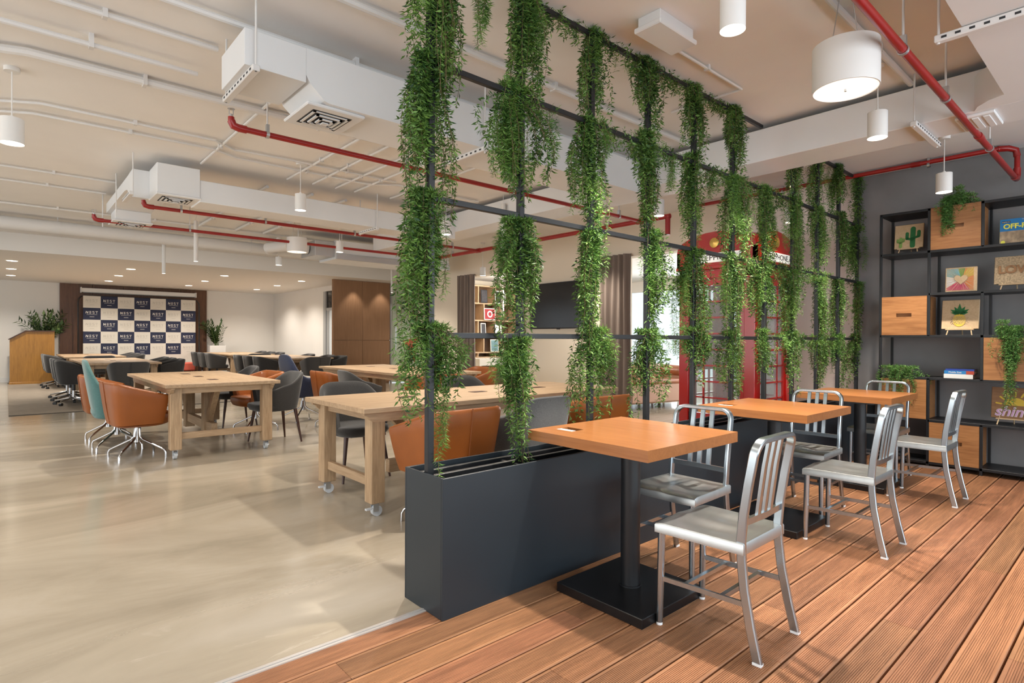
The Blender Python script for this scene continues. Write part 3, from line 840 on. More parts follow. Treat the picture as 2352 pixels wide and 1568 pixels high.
for i, x in enumerate(PX):
    top = 3.066 if not (4.8 < x < 5.22) else 2.545
    MB().box(x - 0.0165, x + 0.0165, YM - 0.0165, YM + 0.0165, 0.42, top, 0.002).build('post', 'black_steel', t)
for z in RZ:
    segs = [(1.472, 4.80), (5.22, 7.24)] if z > 2.9 else [(1.472, 7.24)]
    m = MB()
    for a, b in segs: m.box(a, b, YM - 0.013, YM + 0.013, z - 0.014, z + 0.014, 0.002)
    m.build('rail', 'black_steel', t)
for y in (YM - 0.0, YM + 0.10):
    MB().box(X0 + 0.02, X1 - 0.02, y - 0.012, y + 0.012, PH - 0.045, PH - 0.018, 0.002).build('base_rail', 'black_steel', t)
for i in range(6):
    MB().box(1.98 + i * 0.9, 2.0 + i * 0.9, YF + 0.014, YB - 0.014, PH - 0.05, PH - 0.03, 0.001).build('cross_bar', 'black_steel', t)

def leaf_mesh(name, P, D, Nn, ln, wd, tint):
    """numpy arrays: base points, unit directions, unit side vectors, length, width -> folded diamond leaves"""
    n = len(P)
    up = np.cross(D, Nn)
    a = P
    mid = P + D * (ln * 0.45)[:, None]
    b = mid + Nn * (wd * 0.5)[:, None] + up * (wd * 0.18)[:, None]
    d = mid - Nn * (wd * 0.5)[:, None] + up * (wd * 0.18)[:, None]
    c = P + D * ln[:, None] - up * (ln * 0.12)[:, None]
    V = np.stack([a, b, c, d], 1).reshape(-1, 3)
    me = bpy.data.meshes.new(name)
    me.vertices.add(4 * n); me.vertices.foreach_set('co', V.astype(np.float32).ravel())
    me.loops.add(4 * n); me.loops.foreach_set('vertex_index', np.arange(4 * n, dtype=np.int32))
    me.polygons.add(n); me.polygons.foreach_set('loop_start', np.arange(0, 4 * n, 4, dtype=np.int32)); me.polygons.foreach_set('loop_total', np.full(n, 4, dtype=np.int32))
    me.update()
    at = me.attributes.new('tint', 'FLOAT', 'POINT')
    at.data.foreach_set('value', np.repeat(tint, 4).astype(np.float32))
    return me
def unit(a): return a / np.maximum(np.linalg.norm(a, axis=1, keepdims=True), 1e-9)
def strands(rng, n, length, spread_x, spread_y, start_x, start_y, step, bulge=1.0, top_rise=0.03, droop_x=0.0):
    """points on n hanging strands, local origin at the rail; returns pts, tangents, strand polylines"""
    P = []; T = []; polys = []
    bun = [(rng.uniform(-1.0, 1.0), rng.uniform(-0.8, 0.8), rng.uniform(0.5, 1.15)) for _ in range(max(2, n // 9))]
    for s in range(n):
        L = length * rng.uniform(0.35, 1.0) ** 0.5
        a = rng.uniform(0, 2 * PI)
        r = rng.uniform(0.25, 1.0)
        sx = rng.uniform(-start_x, start_x); sy = rng.uniform(-start_y, start_y)
        ox = math.cos(a) * spread_x * r; oy = math.sin(a) * spread_y * r
        k = max(4, int(L / step))
        tt = np.linspace(0, 1, k)
        ph = rng.uniform(0, 6.28, 2); wv = rng.uniform(0.008, 0.02)
        w = np.sin(np.minimum(tt * 1.15, 1) * PI / 2) * (1 - 0.35 * np.clip((tt - 0.6) / 0.4, 0, 1) * bulge)
        bb = bun[s % len(bun)]
        ox, oy, L = ox * 0.55 + bb[0] * spread_x, oy * 0.55 + bb[1] * spread_y, L * bb[2]
        x = sx * (1 - w * 0.3) + ox * w + np.sin(tt * 9 * L + ph[0]) * wv + droop_x * tt * L
        y = sy + oy * w + np.sin(tt * 8 * L + ph[1]) * wv
        z = top_rise * np.sin(np.minimum(tt * 4, 1) * PI) - L * tt ** 1.15
        pts = np.stack([x, y, z], 1)
        tg = unit(np.gradient(pts, axis=0))
        P.append(pts); T.append(tg); polys.append(pts)
    return np.concatenate(P), np.concatenate(T), polys
def foliage(rng, P, T, per, ln, asp, out=0.75):
    Pn = np.repeat(P, per, 0); Tn = np.repeat(T, per, 0)
    n = len(Pn)
    rnd = unit(rng.normal(size=(n, 3)))
    side = unit(rnd - Tn * np.sum(rnd * Tn, 1, keepdims=True))
    D = unit(side * out + Tn * rng.uniform(0.1, 0.9, (n, 1)) + np.array([0, 0, 0.12]))
    S = unit(np.cross(D, unit(rng.normal(size=(n, 3)))))
    l = ln * rng.uniform(0.6, 1.25, n)
    jit = rng.normal(size=(n, 3)) * 0.004
    return Pn + jit, D, S, l, l * asp
def stem_mesh(polys, r=0.0016):
    V = []; F = []
    for p in polys[::2]:
        q = p[::3] if len(p) > 8 else p
        n0 = len(V)
        for a in q:
            V += [(a[0] - r, a[1], a[2]), (a[0] + r, a[1] + r, a[2]), (a[0], a[1] - r, a[2] + r)]
        for i in range(len(q) - 1):
            for k in range(3):
                F.append((n0 + i * 3 + k, n0 + i * 3 + (k + 1) % 3, n0 + i * 3 + 3 + (k + 1) % 3, n0 + i * 3 + 3 + k))
    me = bpy.data.meshes.new('stems'); me.from_pydata(V, [], F)
    return me
def tint_of(rng, n, P):
    return np.clip(0.42 + 0.26 * rng.normal(size=n) + 0.12 * np.sin(P[:, 2] * 11 + P[:, 0] * 7) + 0.10 * np.sin(P[:, 0] * 40 + P[:, 2] * 23), 0, 1)
def vine(label, x, y, z, seed, leafy=None, fern=None, group='trailing vines on the trellis'):
    rng = np.random.default_rng(seed)
    t = thing('hanging_vine', label, 'vine', (x, y, z), group=group)
    polys = []
    for kind, cfg in (('leafy', leafy), ('fern', fern)):
        if not cfg: continue
        n, L, sx, sy, stx, sty, dx = cfg
        if kind == 'leafy':
            P, T, pl = strands(rng, n, L, sx, sy, stx, sty, 0.0125, droop_x=dx)
            p, d, s, l, w = foliage(rng, P, T, 2, 0.031, 0.27)
            me = leaf_mesh('leafy_foliage', p, d, s, l, w, tint_of(rng, len(p), p))
            obj('leafy_foliage', me, 'leaf_dark', t, kind='stuff')
        else:
            P, T, pl = strands(rng, n, L, sx, sy, stx, sty, 0.009, droop_x=dx)
            p, d, s, l, w = foliage(rng, P, T, 4, 0.032, 0.11, 0.9)
            me = leaf_mesh('feathery_foliage', p, d, s, l, w, tint_of(rng, len(p), p))
            obj('feathery_foliage', me, 'leaf_fern', t, kind='stuff')
        polys += pl
    obj('stem', stem_mesh(polys), 'stem', t)
    return t
ORD = ['first', 'second', 'third', 'fourth', 'fifth', 'sixth', 'seventh', 'eighth', 'ninth', 'tenth', 'eleventh']
TIER = ['ceiling', 'upper', 'middle', 'lowest']
seed = 100
LOWEND = [0.86, 0.72, 0.77, 0.75, 0.95, 0.80, 0.79, 0.81, 0.87, 0.76, 0.80]
for i, x in enumerate(PX):
    far = i / 10.0
    dens = 1.0 - 0.40 * far
    for j, z in enumerate(RZ):
        if j == 0 and 4.8 < x < 5.3: continue
        seed += 1
        rs = random.Random(seed)
        if j < 3: L = (z - RZ[j + 1]) * rs.uniform(1.08, 1.5)
        else: L = (z - LOWEND[i]) * 1.08
        wx = (0.135 if i == 0 else 0.15) * rs.uniform(0.8, 1.2)
        nl = int(rs.uniform(34, 46) * dens); nf = int(rs.uniform(10, 26) * dens)
        if i in (0, 1): nl = int(nl * 1.2)
        fx = rs.uniform(0.35, 0.85) * L
        vine('green trailing vine at the %s rail on the %s trellis post from the near end' % (TIER[j], ORD[i]), x + rs.uniform(-0.035, 0.035), YM, z + 0.01 + (rs.uniform(-0.06, 0.05) if j else 0.0), seed,
             (nl, L, wx, 0.085, 0.055, 0.03, 0.0), (nf, fx, wx * 0.9, 0.08, 0.09, 0.035, rs.uniform(-0.1, 0.1)))
# tails and single sprays
vine('thin fern tail dangling onto the near end of the planter', 1.55, YM - 0.01, 1.0, 900, None, (6, 0.40, 0.035, 0.03, 0.02, 0.02, 0.0))
vine('single fern spray hanging free from the ceiling rail after the first post', 1.76, YM, 3.05, 901, None, (9, 0.48, 0.05, 0.04, 0.03, 0.02, 0.05))
vine('single fern spray hanging free from the upper rail before the third post', 2.28, YM, 2.52, 902, None, (5, 0.30, 0.02, 0.02, 0.01, 0.01, 0.05))
vine('single fern spray hanging free from the upper rail after the fourth post', 3.46, YM, 2.5, 903, None, (6, 0.36, 0.03, 0.02, 0.02, 0.01, -0.15))
vine('single fern spray hanging free from the upper rail after the fifth post', 4.0, YM, 2.5, 904, None, (6, 0.30, 0.03, 0.02, 0.03, 0.01, 0.0))
for q, (a, b, z, w) in enumerate(((2.05, 2.58, 3.05, 'ceiling rail between the second and third posts'), (2.62, 3.15, 3.05, 'ceiling rail between the third and fourth posts'), (3.2, 3.72, 3.05, 'ceiling rail between the fourth and fifth posts'), (3.75, 4.3, 3.05, 'ceiling rail between the fifth and sixth posts'), (2.65, 3.15, 2.527, 'upper rail between the third and fourth posts'), (3.3, 3.7, 2.527, 'upper rail between the fourth and fifth posts'), (3.8, 4.3, 2.527, 'upper rail between the fifth and sixth posts'), (4.4, 4.85, 2.527, 'upper rail between the sixth and seventh posts'), (4.95, 5.4, 2.527, 'upper rail between the seventh and eighth posts'), (5.5, 6.4, 1.898, 'middle rail near the pinkish wall'), (4.4, 5.4, 1.898, 'middle rail in front of the red box'), (5.0, 6.6, 1.263, 'lowest rail near the pinkish wall'))):
    hx = (b - a) / 2
    vine('short garland creeping along the %s' % w, (a + b) / 2, YM, z + 0.012, 930 + q, (int(26 * hx / 0.27), 0.13, 0.05, 0.045, hx, 0.02, 0.0), (int(8 * hx / 0.27), 0.13, 0.04, 0.04, hx, 0.02, 0.0))

# ================================================================== CAFE TABLES
def cafe_table(label, x0, x1, y0, y1, cx, cy, z=0.772):
    t = thing('cafe_table', label, 'table', (cx, cy, 0), group='square cafe tables')
    ax, bx, ay, by = x0 - cx, x1 - cx, y0 - cy, y1 - cy
    th = 0.052
    px0, px1, py0, py1 = ax + 0.13, ax + 0.225, by - 0.19, by - 0.075
    m = MB()
    for b in ((ax, px0, ay, by), (px1, bx, ay, by), (px0, px1, ay, py0), (px0, px1, py1, by)):
        m.box(b[0], b[1], b[2], b[3], z - th, z)
    m.build('tabletop', 'cherry', t)
    g = MB().box(px0, px1, py0, py1, z - th, z - th + 0.004).build('cable_port', 'walnut_leg', t)
    MB().box(px0, px0 + 0.045, py0, py1, z - 0.006, z - 0.002).build('flap', 'white_plastic', g)
    MB().cyl((0, 0, 0.045), (0, 0, z - th), 0.047, n=28).build('column', 'black_steel', t)
    MB().cyl((0, 0, 0.045), (0, 0, 0.052), 0.054, n=28).build('collar', 'black_steel', t)
    MB().box(-0.15, 0.15, -0.15, 0.15, z - th - 0.012, z - th).build('mounting_plate', 'black_steel', t)
    MB().box(-0.255, 0.255, -0.255, 0.255, 0.0, 0.045, 0.003).build('base', 'black_base', t)
    return t
cafe_table('orange cherry cafe table closest to the viewer, at the near end of the planter', 2.055, 2.842, 1.443, 2.193, 2.30, 1.715)
cafe_table('orange cherry cafe table between the other two along the planter', 3.785, 4.56, 1.465, 2.225, 3.96, 1.745)
cafe_table('orange cherry cafe table farthest along, next to the display shelf', 5.43, 6.20, 1.445, 2.2, 5.58, 1.72)

# ================================================================== ALUMINIUM CHAIRS
def alu_chair():
    t = thing('metal_chair', '', 'chair', group='brushed aluminium chairs')
    # back frame: one bent bar, foot to foot over the top
    prof = [(-0.235, 0.004), (-0.205, 0.13), (-0.178, 0.27), (-0.166, 0.38), (-0.163, 0.46), (-0.172, 0.56), (-0.19, 0.68), (-0.212, 0.80)]
    rz = 0.055
    half = []
    for y, z in prof: half.append((-0.172 - 0.008 * (1 - min(1, z / 0.4)), y, z))
    arc = []
    for i in range(1, 7):
        a = PI * 0.5 * i / 6
        arc.append((-0.172 + rz * (1 - math.cos(a)), -0.212 - 0.013 * math.sin(a), 0.80 + rz * math.sin(a)))
    path = half + arc
    path = path + [(-x, y, z) for x, y, z in path[::-1]]
    pts = [Vector(p) for p in path]; m = len(pts); vs = []
    for i, p in enumerate(pts):
        d = (pts[min(i + 1, m - 1)] - pts[max(i - 1, 0)]).normalized()
        # section: w across the back plane, t fore-aft
        sd = Vector((d.z, 0, -d.x))
        if sd.length < 0.05: sd = Vector((1, 0, 0))
        sd.normalize()
        b = d.cross(sd).normalized()
        w, th = 0.020, 0.036
        c = 0.004
        for su, sb in ((-w / 2, -th / 2 + c), (-w / 2 + c, -th / 2), (w / 2 - c, -th / 2), (w / 2, -th / 2 + c), (w / 2, th / 2 - c), (w / 2 - c, th / 2), (-w / 2 + c, th / 2), (-w / 2, th / 2 - c)):
            vs.append(p + sd * su + b * sb)
    fs = []
    for i in range(m - 1):
        for k in range(8): fs.append((i * 8 + k, i * 8 + (k + 1) % 8, (i + 1) * 8 + (k + 1) % 8, (i + 1) * 8 + k))
    fs += [tuple(range(8))[::-1], tuple((m - 1) * 8 + k for k in range(8))]
    MB().add(vs, fs).build('back_frame', 'alu', t, smooth=30)
    # crossbar at the bottom of the back and three slats
    MB().bar([(-0.165, -0.170, 0.53), (0, -0.178, 0.53), (0.165, -0.170, 0.53)], 0.026, 0.016, (0, 0, 1)).build('crossbar', 'alu', t)
    for x in (-0.058, 0.0, 0.058):
        MB().bar([(x, -0.176, 0.535), (x, -0.188, 0.63), (x, -0.203, 0.74), (x, -0.222, 0.846)], 0.024, 0.012, (1, 0, 0)).build('slat', 'alu', t, smooth=30)
    # seat: dished sheet with deep rolled edge
    nx, ny = 24, 24
    def top(u, v):
        hw = 0.188 + 0.014 * v
        x = hw * u; y = -0.178 + 0.385 * v
        e = 1 - max(abs(u), abs(2 * v - 1)) ** 6
        dish = 0.011 * math.exp(-((abs(u) - 0.45) / 0.28) ** 2) * math.exp(-((v - 0.42) / 0.3) ** 2)
        rise = 0.004 * math.exp(-(u / 0.16) ** 2) * (v ** 1.5)
        return (x, y + (0.012 * (1 - u * u) if v > 0.99 else 0.012 * (1 - u * u) * v) - 0.012 * u * u * (1 - v) * 0, 0.452 - dish * max(e, 0) + rise - 0.006 * (max(0, v - 0.9) / 0.1) ** 2)
    P = [[top(2 * i / nx - 1, j / ny) for j in range(ny + 1)] for i in range(nx + 1)]
    sm = MB().grid(P)
    loop = [P[i][0] for i in range(nx + 1)] + [P[nx][j] for j in range(1, ny + 1)] + [P[i][ny] for i in range(nx - 1, -1, -1)] + [P[0][j] for j in range(ny - 1, 0, -1)]
    n = len(loop)
    cxs = 0.0; cys = 0.012
    def off(p, s, dz): return (cxs + (p[0] - cxs) * s, cys + (p[1] - cys) * s, p[2] + dz if dz > -0.03 else 0.452 + dz)
    rows = [[off(p, 1.0, 0) for p in loop], [off(p, 1.018, -0.006) for p in loop], [off(p, 1.018, -0.044) for p in loop], [off(p, 0.985, -0.044) for p in loop]]
    sm.grid([[rows[k][i] for k in range(4)] for i in range(n)], closed_u=True)
    sm.build('seat', 'alu_seat', t, smooth=50)
    # front legs
    for s in (-1, 1):
        MB().cyl((s * 0.183, 0.198, 0.012), (s * 0.180, 0.190, 0.43), 0.0145, 0.0165, n=14).build('front_leg', 'alu', t)
        MB().cyl((s * 0.183, 0.198, 0), (s * 0.183, 0.198, 0.014), 0.014, n=12).build('foot', 'clear_foot', t)
        MB().box(s * 0.18 - 0.012, s * 0.18 + 0.012, -0.252, -0.218, 0, 0.010).build('foot', 'clear_foot', t)
        MB().bar([(s * 0.182, 0.194, 0.205), (s * 0.178, -0.185, 0.215)], 0.020, 0.011, (0, 0, 1)).build('side_stretcher', 'alu', t)
    for y, z in ((0.075, 0.208), (-0.085, 0.212)):
        MB().bar([(-0.18, y, z), (0.18, y, z)], 0.018, 0.018, (0, 0, 1)).build('cross_stretcher', 'alu', t)
    return t
ch = alu_chair()
spots = [(2.337, 1.250, 0.02, 'aluminium chair with its back to the viewer, at the cafe table closest by'),
         (3.945, 1.265, 0.0, 'aluminium chair with its back to the viewer, at the second cafe table'),
         (5.497, 1.235, 0.0, 'aluminium chair with its back to the viewer, beside the display shelf'),
         (2.80, 1.742, PI / 2, 'aluminium chair wedged between the first and second cafe tables'),
         (4.475, 1.742, PI / 2, 'aluminium chair wedged between the second and third cafe tables'),
         (6.04, 1.70, PI / 2, 'aluminium chair between the farthest cafe table and the shelf')]
for i, (x, y, r, lb) in enumerate(spots):
    if i == 0:
        ch.location = (x, y, 0); ch.rotation_euler = (0, 0, r); ch['label'] = lb
    else: dup(ch, (x, y, 0), r, lb)

# ================================================================== COMMUNAL TABLES (local: long axis along y)
def communal(name_label, cx, cy, w, L, along='y', casters=True, detail=True):
    t = thing('communal_table', name_label, 'table', (cx, cy, 0), 0 if along == 'y' else -PI / 2, group='wooden communal tables on castors')
    hw, hl = w / 2, L / 2
    z = 0.772
    G1, G2 = 'oak_y', 'oak_x'
    ports = []
    m = MB().box(-hw, hw, -hl, hl, z - 0.036, z, 0.003)
    m.build('tabletop', G1, t)
    lw = 0.105
    xi, yi = hw - 0.055, hl - 0.14
    for s in (-1, 1):
        prof = [(-hl + 0.03, z - 0.036), (-hl + 0.03, z - 0.055), (-hl + 0.055, z - 0.062), (-hl + 0.065, z - 0.078), (-hl + 0.09, z - 0.098), (-hl + 0.11, z - 0.105), (hl - 0.11, z - 0.105), (hl - 0.09, z - 0.098), (hl - 0.065, z - 0.078), (hl - 0.055, z - 0.062), (hl - 0.03, z - 0.055), (hl - 0.03, z - 0.036)]
        a = s * (xi + 0.001)
        MB().prism(prof, a, a - s * 0.032, 'x').build('apron', G1, t)
        MB().box(-xi + 0.033, xi - 0.033, s * yi - 0.018, s * yi + 0.018, z - 0.105, z - 0.036, 0.002).build('end_rail', G2, t)
        MB().box(-xi + lw, xi - lw, s * (yi) - 0.02, s * (yi) + 0.02, 0.20, 0.265, 0.003).build('end_stretcher', G2, t)
    zl = 0.098 if casters else 0.0
    for sx in (-1, 1):
        for sy in (-1, 1):
            x, y = sx * (xi - 0.033 - lw / 2 + 0.03), sy * yi
            MB().box(x - lw / 2, x + lw / 2, y - lw / 2, y + lw / 2, zl, z - 0.037, 0.005).build('leg', 'oak_z', t)
            c = MB().box(x - 0.03, x + 0.03, y - 0.03, y + 0.03, zl - 0.005, zl).box(x - 0.022, x - 0.018, y - 0.02, y + 0.02, 0.035, zl - 0.004).box(x + 0.018, x + 0.022, y - 0.02, y + 0.02, 0.035, zl - 0.004).build('castor', 'galv', t)
            MB().cyl((x - 0.016, y + 0.012, 0.038), (x + 0.016, y + 0.012, 0.038), 0.038, n=20).build('wheel', 'caster_wheel', c)
            if detail: MB().box(x - 0.012, x + 0.012, y - 0.07, y - 0.02, 0.05, 0.062).build('brake', 'caster_wheel', c)
    # middle stretcher with posts and diagonal braces
    MB().box(-0.03, 0.03, -yi + 0.02 + (0.35 if not detail else 0.3), yi - 0.32, 0.19, 0.29, 0.003).build('long_stretcher', G1, t)
    for s in (-1, 1):
        y = s * (yi * 0.42)
        MB().box(-0.055, 0.055, y - 0.055, y + 0.055, 0.12, z - 0.037, 0.004).build('trestle_post', 'oak_z', t)
        MB().bar([(0, y + s * 0.05, 0.30), (0, y + s * 0.42, z - 0.05)], 0.06, 0.07, (1, 0, 0)).build('brace', 'oak_z', t)
        MB().box(-xi + 0.01, xi - 0.01, y - 0.03, y + 0.03, z - 0.09, z - 0.037, 0.002).build('under_rail', G2, t)
    for q in (-0.27, 0.0, 0.27):
        p = MB().box(-0.045, 0.045, q * L - 0.075, q * L + 0.075, z + 0.0002, z + 0.0022).build('cable_port', 'walnut_leg', t)
    return t
CT = [('long wooden communal table right behind the planter', 3.165, 4.037, 1.015, 2.73, 'x'),
      ('wooden communal table with orange chairs in the middle of the floor', 1.745, 7.72, 1.12, 2.40, 'y'),
      ('wooden communal table on the rug, near end closest to the rug edge', 1.62, 14.05, 1.2, 3.0, 'y'),
      ('wooden communal table nearest the podium and banner', 1.62, 18.3, 1.2, 2.9, 'y'),
      ('wooden communal table in front of the white potted plant', 5.2, 18.3, 1.2, 2.9, 'y'),
      ('wooden communal table in front of the tall wooden cabinet', 5.34, 14.6, 1.18, 2.8, 'y'),
      ('wooden communal table with navy and orange chairs, behind the nearest one', 4.55, 7.93, 1.22, 2.86, 'y')]
for a in CT: communal(*a)
# ================================================================== UPHOLSTERED CHAIRS (local: facing +y)
def sgnpow(v, e): return math.copysign(abs(v) ** e, v)
def shell(a, b, phm, e, hb, ha, zb, bot, th, sharp=1.5, n=44, yc=0.0, front_drop=0.0, lean=0.0, flat=0.0):
    """wrap-around back and arms"""
    rows = []
    for i in range(n + 1):
        ph = -phm + 2 * phm * i / n
        x = a * sgnpow(math.sin(ph), e); y = -b * sgnpow(math.cos(ph), e)
        c = max(0.0, math.cos(ph * 90 / max(R(90), 1e-6) * R(90) / R(90))) if abs(ph) < PI / 2 else 0.0
        k = abs(ph) / phm
        s = 1 - min(1, max(0.0, (k - flat) / (1 - flat))) ** sharp
        if flat:
            yf = -b * sgnpow(math.cos(phm), e)
            s = min(1.0, max(0.0, (yf - y) / (yf + b * 0.92)))
        h = ha + (hb - ha) * (s if flat else s * s * (3 - 2 * s))
        nrm = Vector((x / a, y / b, 0)); nrm.normalize()
        sec = []
        for v in (0, 0.25, 0.5, 0.75, 0.94):
            sc = bot + (1 - bot) * v ** 0.8
            sec.append((x * sc, y * sc + yc - lean * v * s, zb + (h - zb) * v))
        o = Vector((x, y + yc - lean * s, h))
        sec.append(tuple(o - nrm * th * 0.18 + Vector((0, 0, -0.004))))
        sec.append(tuple(o - nrm * th * 0.5 + Vector((0, 0, 0.004))))
        sec.append(tuple(o - nrm * th * 0.85 + Vector((0, 0, -0.004))))
        for v in (0.9, 0.5, 0.12):
            sc = bot + (1 - bot) * v ** 0.8
            p = Vector((x * sc, y * sc + yc - lean * v * s, zb + (h - zb) * v)) - nrm * th
            sec.append(tuple(p))
        rows.append(sec)
    m = MB().grid(rows)
    k = len(rows[0]); last = len(rows) - 1
    m.f.append(tuple(range(k))); m.f.append(tuple(last * k + i for i in range(k))[::-1])
    return m
def pad(a, b, e, z0, z1, yc=0.0, n=36, r=0.03, bot=0.9):
    prof = [(0.0, z0), (bot * 0.9, z0), (bot, z0 + r * 0.4), (0.985, (z0 + z1) / 2), (0.985, z1 - r * 0.6), (0.95, z1 - r * 0.15), (0.86, z1), (0.4, z1 + 0.008), (0.0, z1 + 0.010)]
    P = []
    for i in range(n):
        t = 2 * PI * i / n
        x, y = a * sgnpow(math.cos(t), e), b * sgnpow(math.sin(t), e)
        P.append([(x * s, y * s + yc, z) for s, z in prof])
    return MB().grid(P, closed_u=True)
def base4(t, z=0.36):
    MB().cyl((0, 0, 0.20), (0, 0, z), 0.024, n=16).cyl((0, 0, 0.16), (0, 0, 0.22), 0.03, n=16).build('column', 'chrome', t)
    for k in range(4):
        a = PI / 4 + k * PI / 2
        c, s = math.cos(a), math.sin(a)
        MB().tube([(0.02 * c, 0.02 * s, 0.30), (0.03 * c, 0.03 * s, 0.215), (0.06 * c, 0.06 * s, 0.185), (0.24 * c, 0.24 * s, 0.10), (0.275 * c, 0.275 * s, 0.082), (0.29 * c, 0.29 * s, 0.055), (0.292 * c, 0.292 * s, 0.0)], 0.0105, 10).build('base_leg', 'chrome', t)
def base5(t, z=0.38, detail=True):
    MB().cyl((0, 0, 0.26), (0, 0, z), 0.03, n=12).build('gas_lift', 'caster_black', t)
    MB().cyl((0, 0, 0.09), (0, 0, 0.27), 0.022, n=12).build('column', 'chrome', t)
    for k in range(5):
        a = PI / 2 + k * 2 * PI / 5 + 0.2
        c, s = math.cos(a), math.sin(a)
        MB().tube([(0.02 * c, 0.02 * s, 0.125), (0.15 * c, 0.15 * s, 0.105), (0.29 * c, 0.29 * s, 0.078)], [0.02, 0.016, 0.012], 8).build('base_leg', 'chrome', t)
        MB().cyl((0.29 * c - s * 0.02, 0.29 * s + c * 0.02, 0.03), (0.29 * c + s * 0.02, 0.29 * s - c * 0.02, 0.03), 0.03, n=12).build('castor', 'caster_black', t)
def legs4(t, x, y, splay=0.05, z=0.40):
    for sx in (-1, 1):
        for sy in (-1, 1):
            MB().cyl((sx * (x + splay), sy * (y + splay), 0.0), (sx * x, sy * y, z), 0.010, 0.021, n=12).build('leg', 'walnut_leg', t)
def orange_chair():
    t = thing('tub_chair', '', 'chair', group='orange leather tub chairs')
    shell(0.325, 0.295, R(112), 0.36, 0.79, 0.655, 0.365, 0.80, 0.055, 1.0, flat=0.45, n=66).build('back_shell', 'leather_orange', t, smooth=50)
    pad(0.255, 0.27, 0.55, 0.345, 0.47, 0.02).build('seat', 'leather_orange', t, smooth=50)
    pad(0.24, 0.22, 0.5, 0.335, 0.36, 0.0, r=0.01).build('seat_pan', 'leather_orange', t, smooth=50)
    MB().tube([(0, -0.298, 0.796), (0, -0.288, 0.70), (0, -0.274, 0.58), (0, -0.256, 0.46), (0, -0.238, 0.375)], 0.0045, 6).build('seam', 'leather_seam', t)
    base4(t)
    return t
def grey_swivel():
    t = thing('swivel_chair', '', 'chair', group='dark grey swivel tub chairs')
    shell(0.315, 0.285, R(114), 0.5, 0.81, 0.70, 0.40, 0.78, 0.05, 1.0, n=40, flat=0.42).build('back_shell', 'fabric_gray', t, smooth=50)
    pad(0.25, 0.26, 0.6, 0.38, 0.485, 0.02, n=24).build('seat', 'fabric_gray', t, smooth=50)
    MB().tube([(0, -0.288, 0.806), (0, -0.27, 0.62), (0, -0.235, 0.42)], 0.0025, 6).build('seam', 'caster_black', t)
    base5(t)
    return t
def grey_armchair(fab='fabric_gray'):
    t = thing('armchair', '', 'chair', group='grey wooden-legged armchairs')
    shell(0.29, 0.265, R(118), 0.62, 0.835, 0.635, 0.40, 0.82, 0.045, 1.5, lean=0.03).build('back_shell', fab, t, smooth=50)
    pad(0.25, 0.255, 0.6, 0.385, 0.475, 0.03).build('seat', fab, t, smooth=50)
    legs4(t, 0.17, 0.17, 0.055)
    return t
def high_back(fab, nm):
    t = thing('high_back_chair', '', 'chair')
    shell(0.30, 0.27, R(112), 0.45, 1.0, 0.62, 0.38, 0.80, 0.05, 0.9, lean=0.05).build('back_shell', fab, t, smooth=50)
    pad(0.245, 0.26, 0.55, 0.36, 0.47, 0.02).build('seat', fab, t, smooth=50)
    base4(t)
    return t
def place(proto, spots):
    for i, (x, y, r, lb) in enumerate(spots):
        if i == 0:
            proto.location = (x, y, 0); proto.rotation_euler = (0, 0, r); proto['label'] = lb
        else: dup(proto, (x, y, 0), r, lb)
E_, W_, S_, N_ = -PI / 2, PI / 2, PI, 0.0   # facing +x, -x, -y, +y
place(orange_chair(), [
    (2.24, 3.22, N_ + 0.04, 'orange leather tub chair in front of the nearest communal table, behind the planter end'),
    (3.66, 3.20, N_ - 0.05, 'orange leather tub chair at the nearest communal table, close to its far corner'),
    (1.02, 7.02, E_ + 0.10, 'orange leather tub chair on chrome legs in front of the teal chair'),
    (0.93, 8.42, E_, 'orange leather tub chair mostly hidden behind the teal chair'),
    (2.52, 8.05, W_ + 0.1, 'orange leather tub chair at the middle table, behind the grey armchair'),
    (3.46, 7.62, E_, 'orange leather tub chair between the navy chair and the grey armchair'),
    (4.15, 6.22, N_, 'orange leather tub chair peeking over the nearest table beside the first vine post'),
    (5.55, 7.2, W_, 'orange leather tub chair in front of the curtain by the bookshelf'),
    (5.5, 8.6, W_, 'orange leather tub chair seen through the first vine clump')])
place(grey_armchair(), [
    (2.42, 7.03, W_ + 0.08, 'dark grey armchair with walnut legs at the corner of the middle table'),
    (2.46, 8.75, W_, 'dark grey armchair at the far side of the middle table, back just showing'),
    (2.38, 4.83, S_, 'dark grey armchair with walnut legs behind the near end of the closest table'),
    (3.74, 4.87, S_, 'dark grey armchair behind the closest table, near the second vine post'),
    (3.47, 6.86, E_ - 0.1, 'dark grey armchair with low arm beside the orange one, behind the closest table')])
place(grey_armchair('fabric_mid'), [(2.93, 3.14, N_, 'mid grey fabric armchair between two orange chairs, behind the planter')])
c = high_back('fabric_teal', 'teal'); c['group'] = 'high back chairs'
place(c, [(0.93, 7.70, E_, 'teal high back chair squeezed between the orange chairs')])
c = high_back('fabric_navy', 'navy'); c['group'] = 'high back chairs'
place(c, [(3.36, 8.55, E_ + 0.1, 'navy blue high back chair beside the orange chair')])
sw = []
def row(x, ys, r, what):
    o = ['first', 'second', 'third', 'fourth']
    for i, y in enumerate(ys): sw.append((x, y, r, 'dark grey swivel chair, %s on %s' % (o[i], what)))
row(0.93, (13.2, 13.95, 14.7), E_, 'the podium side of the first rug table')
sw.append((1.62, 12.05, N_, 'dark grey swivel chair turned away at the near end of the rug table'))
row(2.42, (13.1, 13.85, 14.6), W_, 'the inner side of the first rug table')
row(0.93, (17.6, 18.4), E_, 'the podium side of the banner table')
row(2.42, (17.5, 18.3, 19.1), W_, 'the inner side of the banner table')
row(4.42, (17.45, 18.25, 19.05), E_, 'the banner side of the potted plant table')
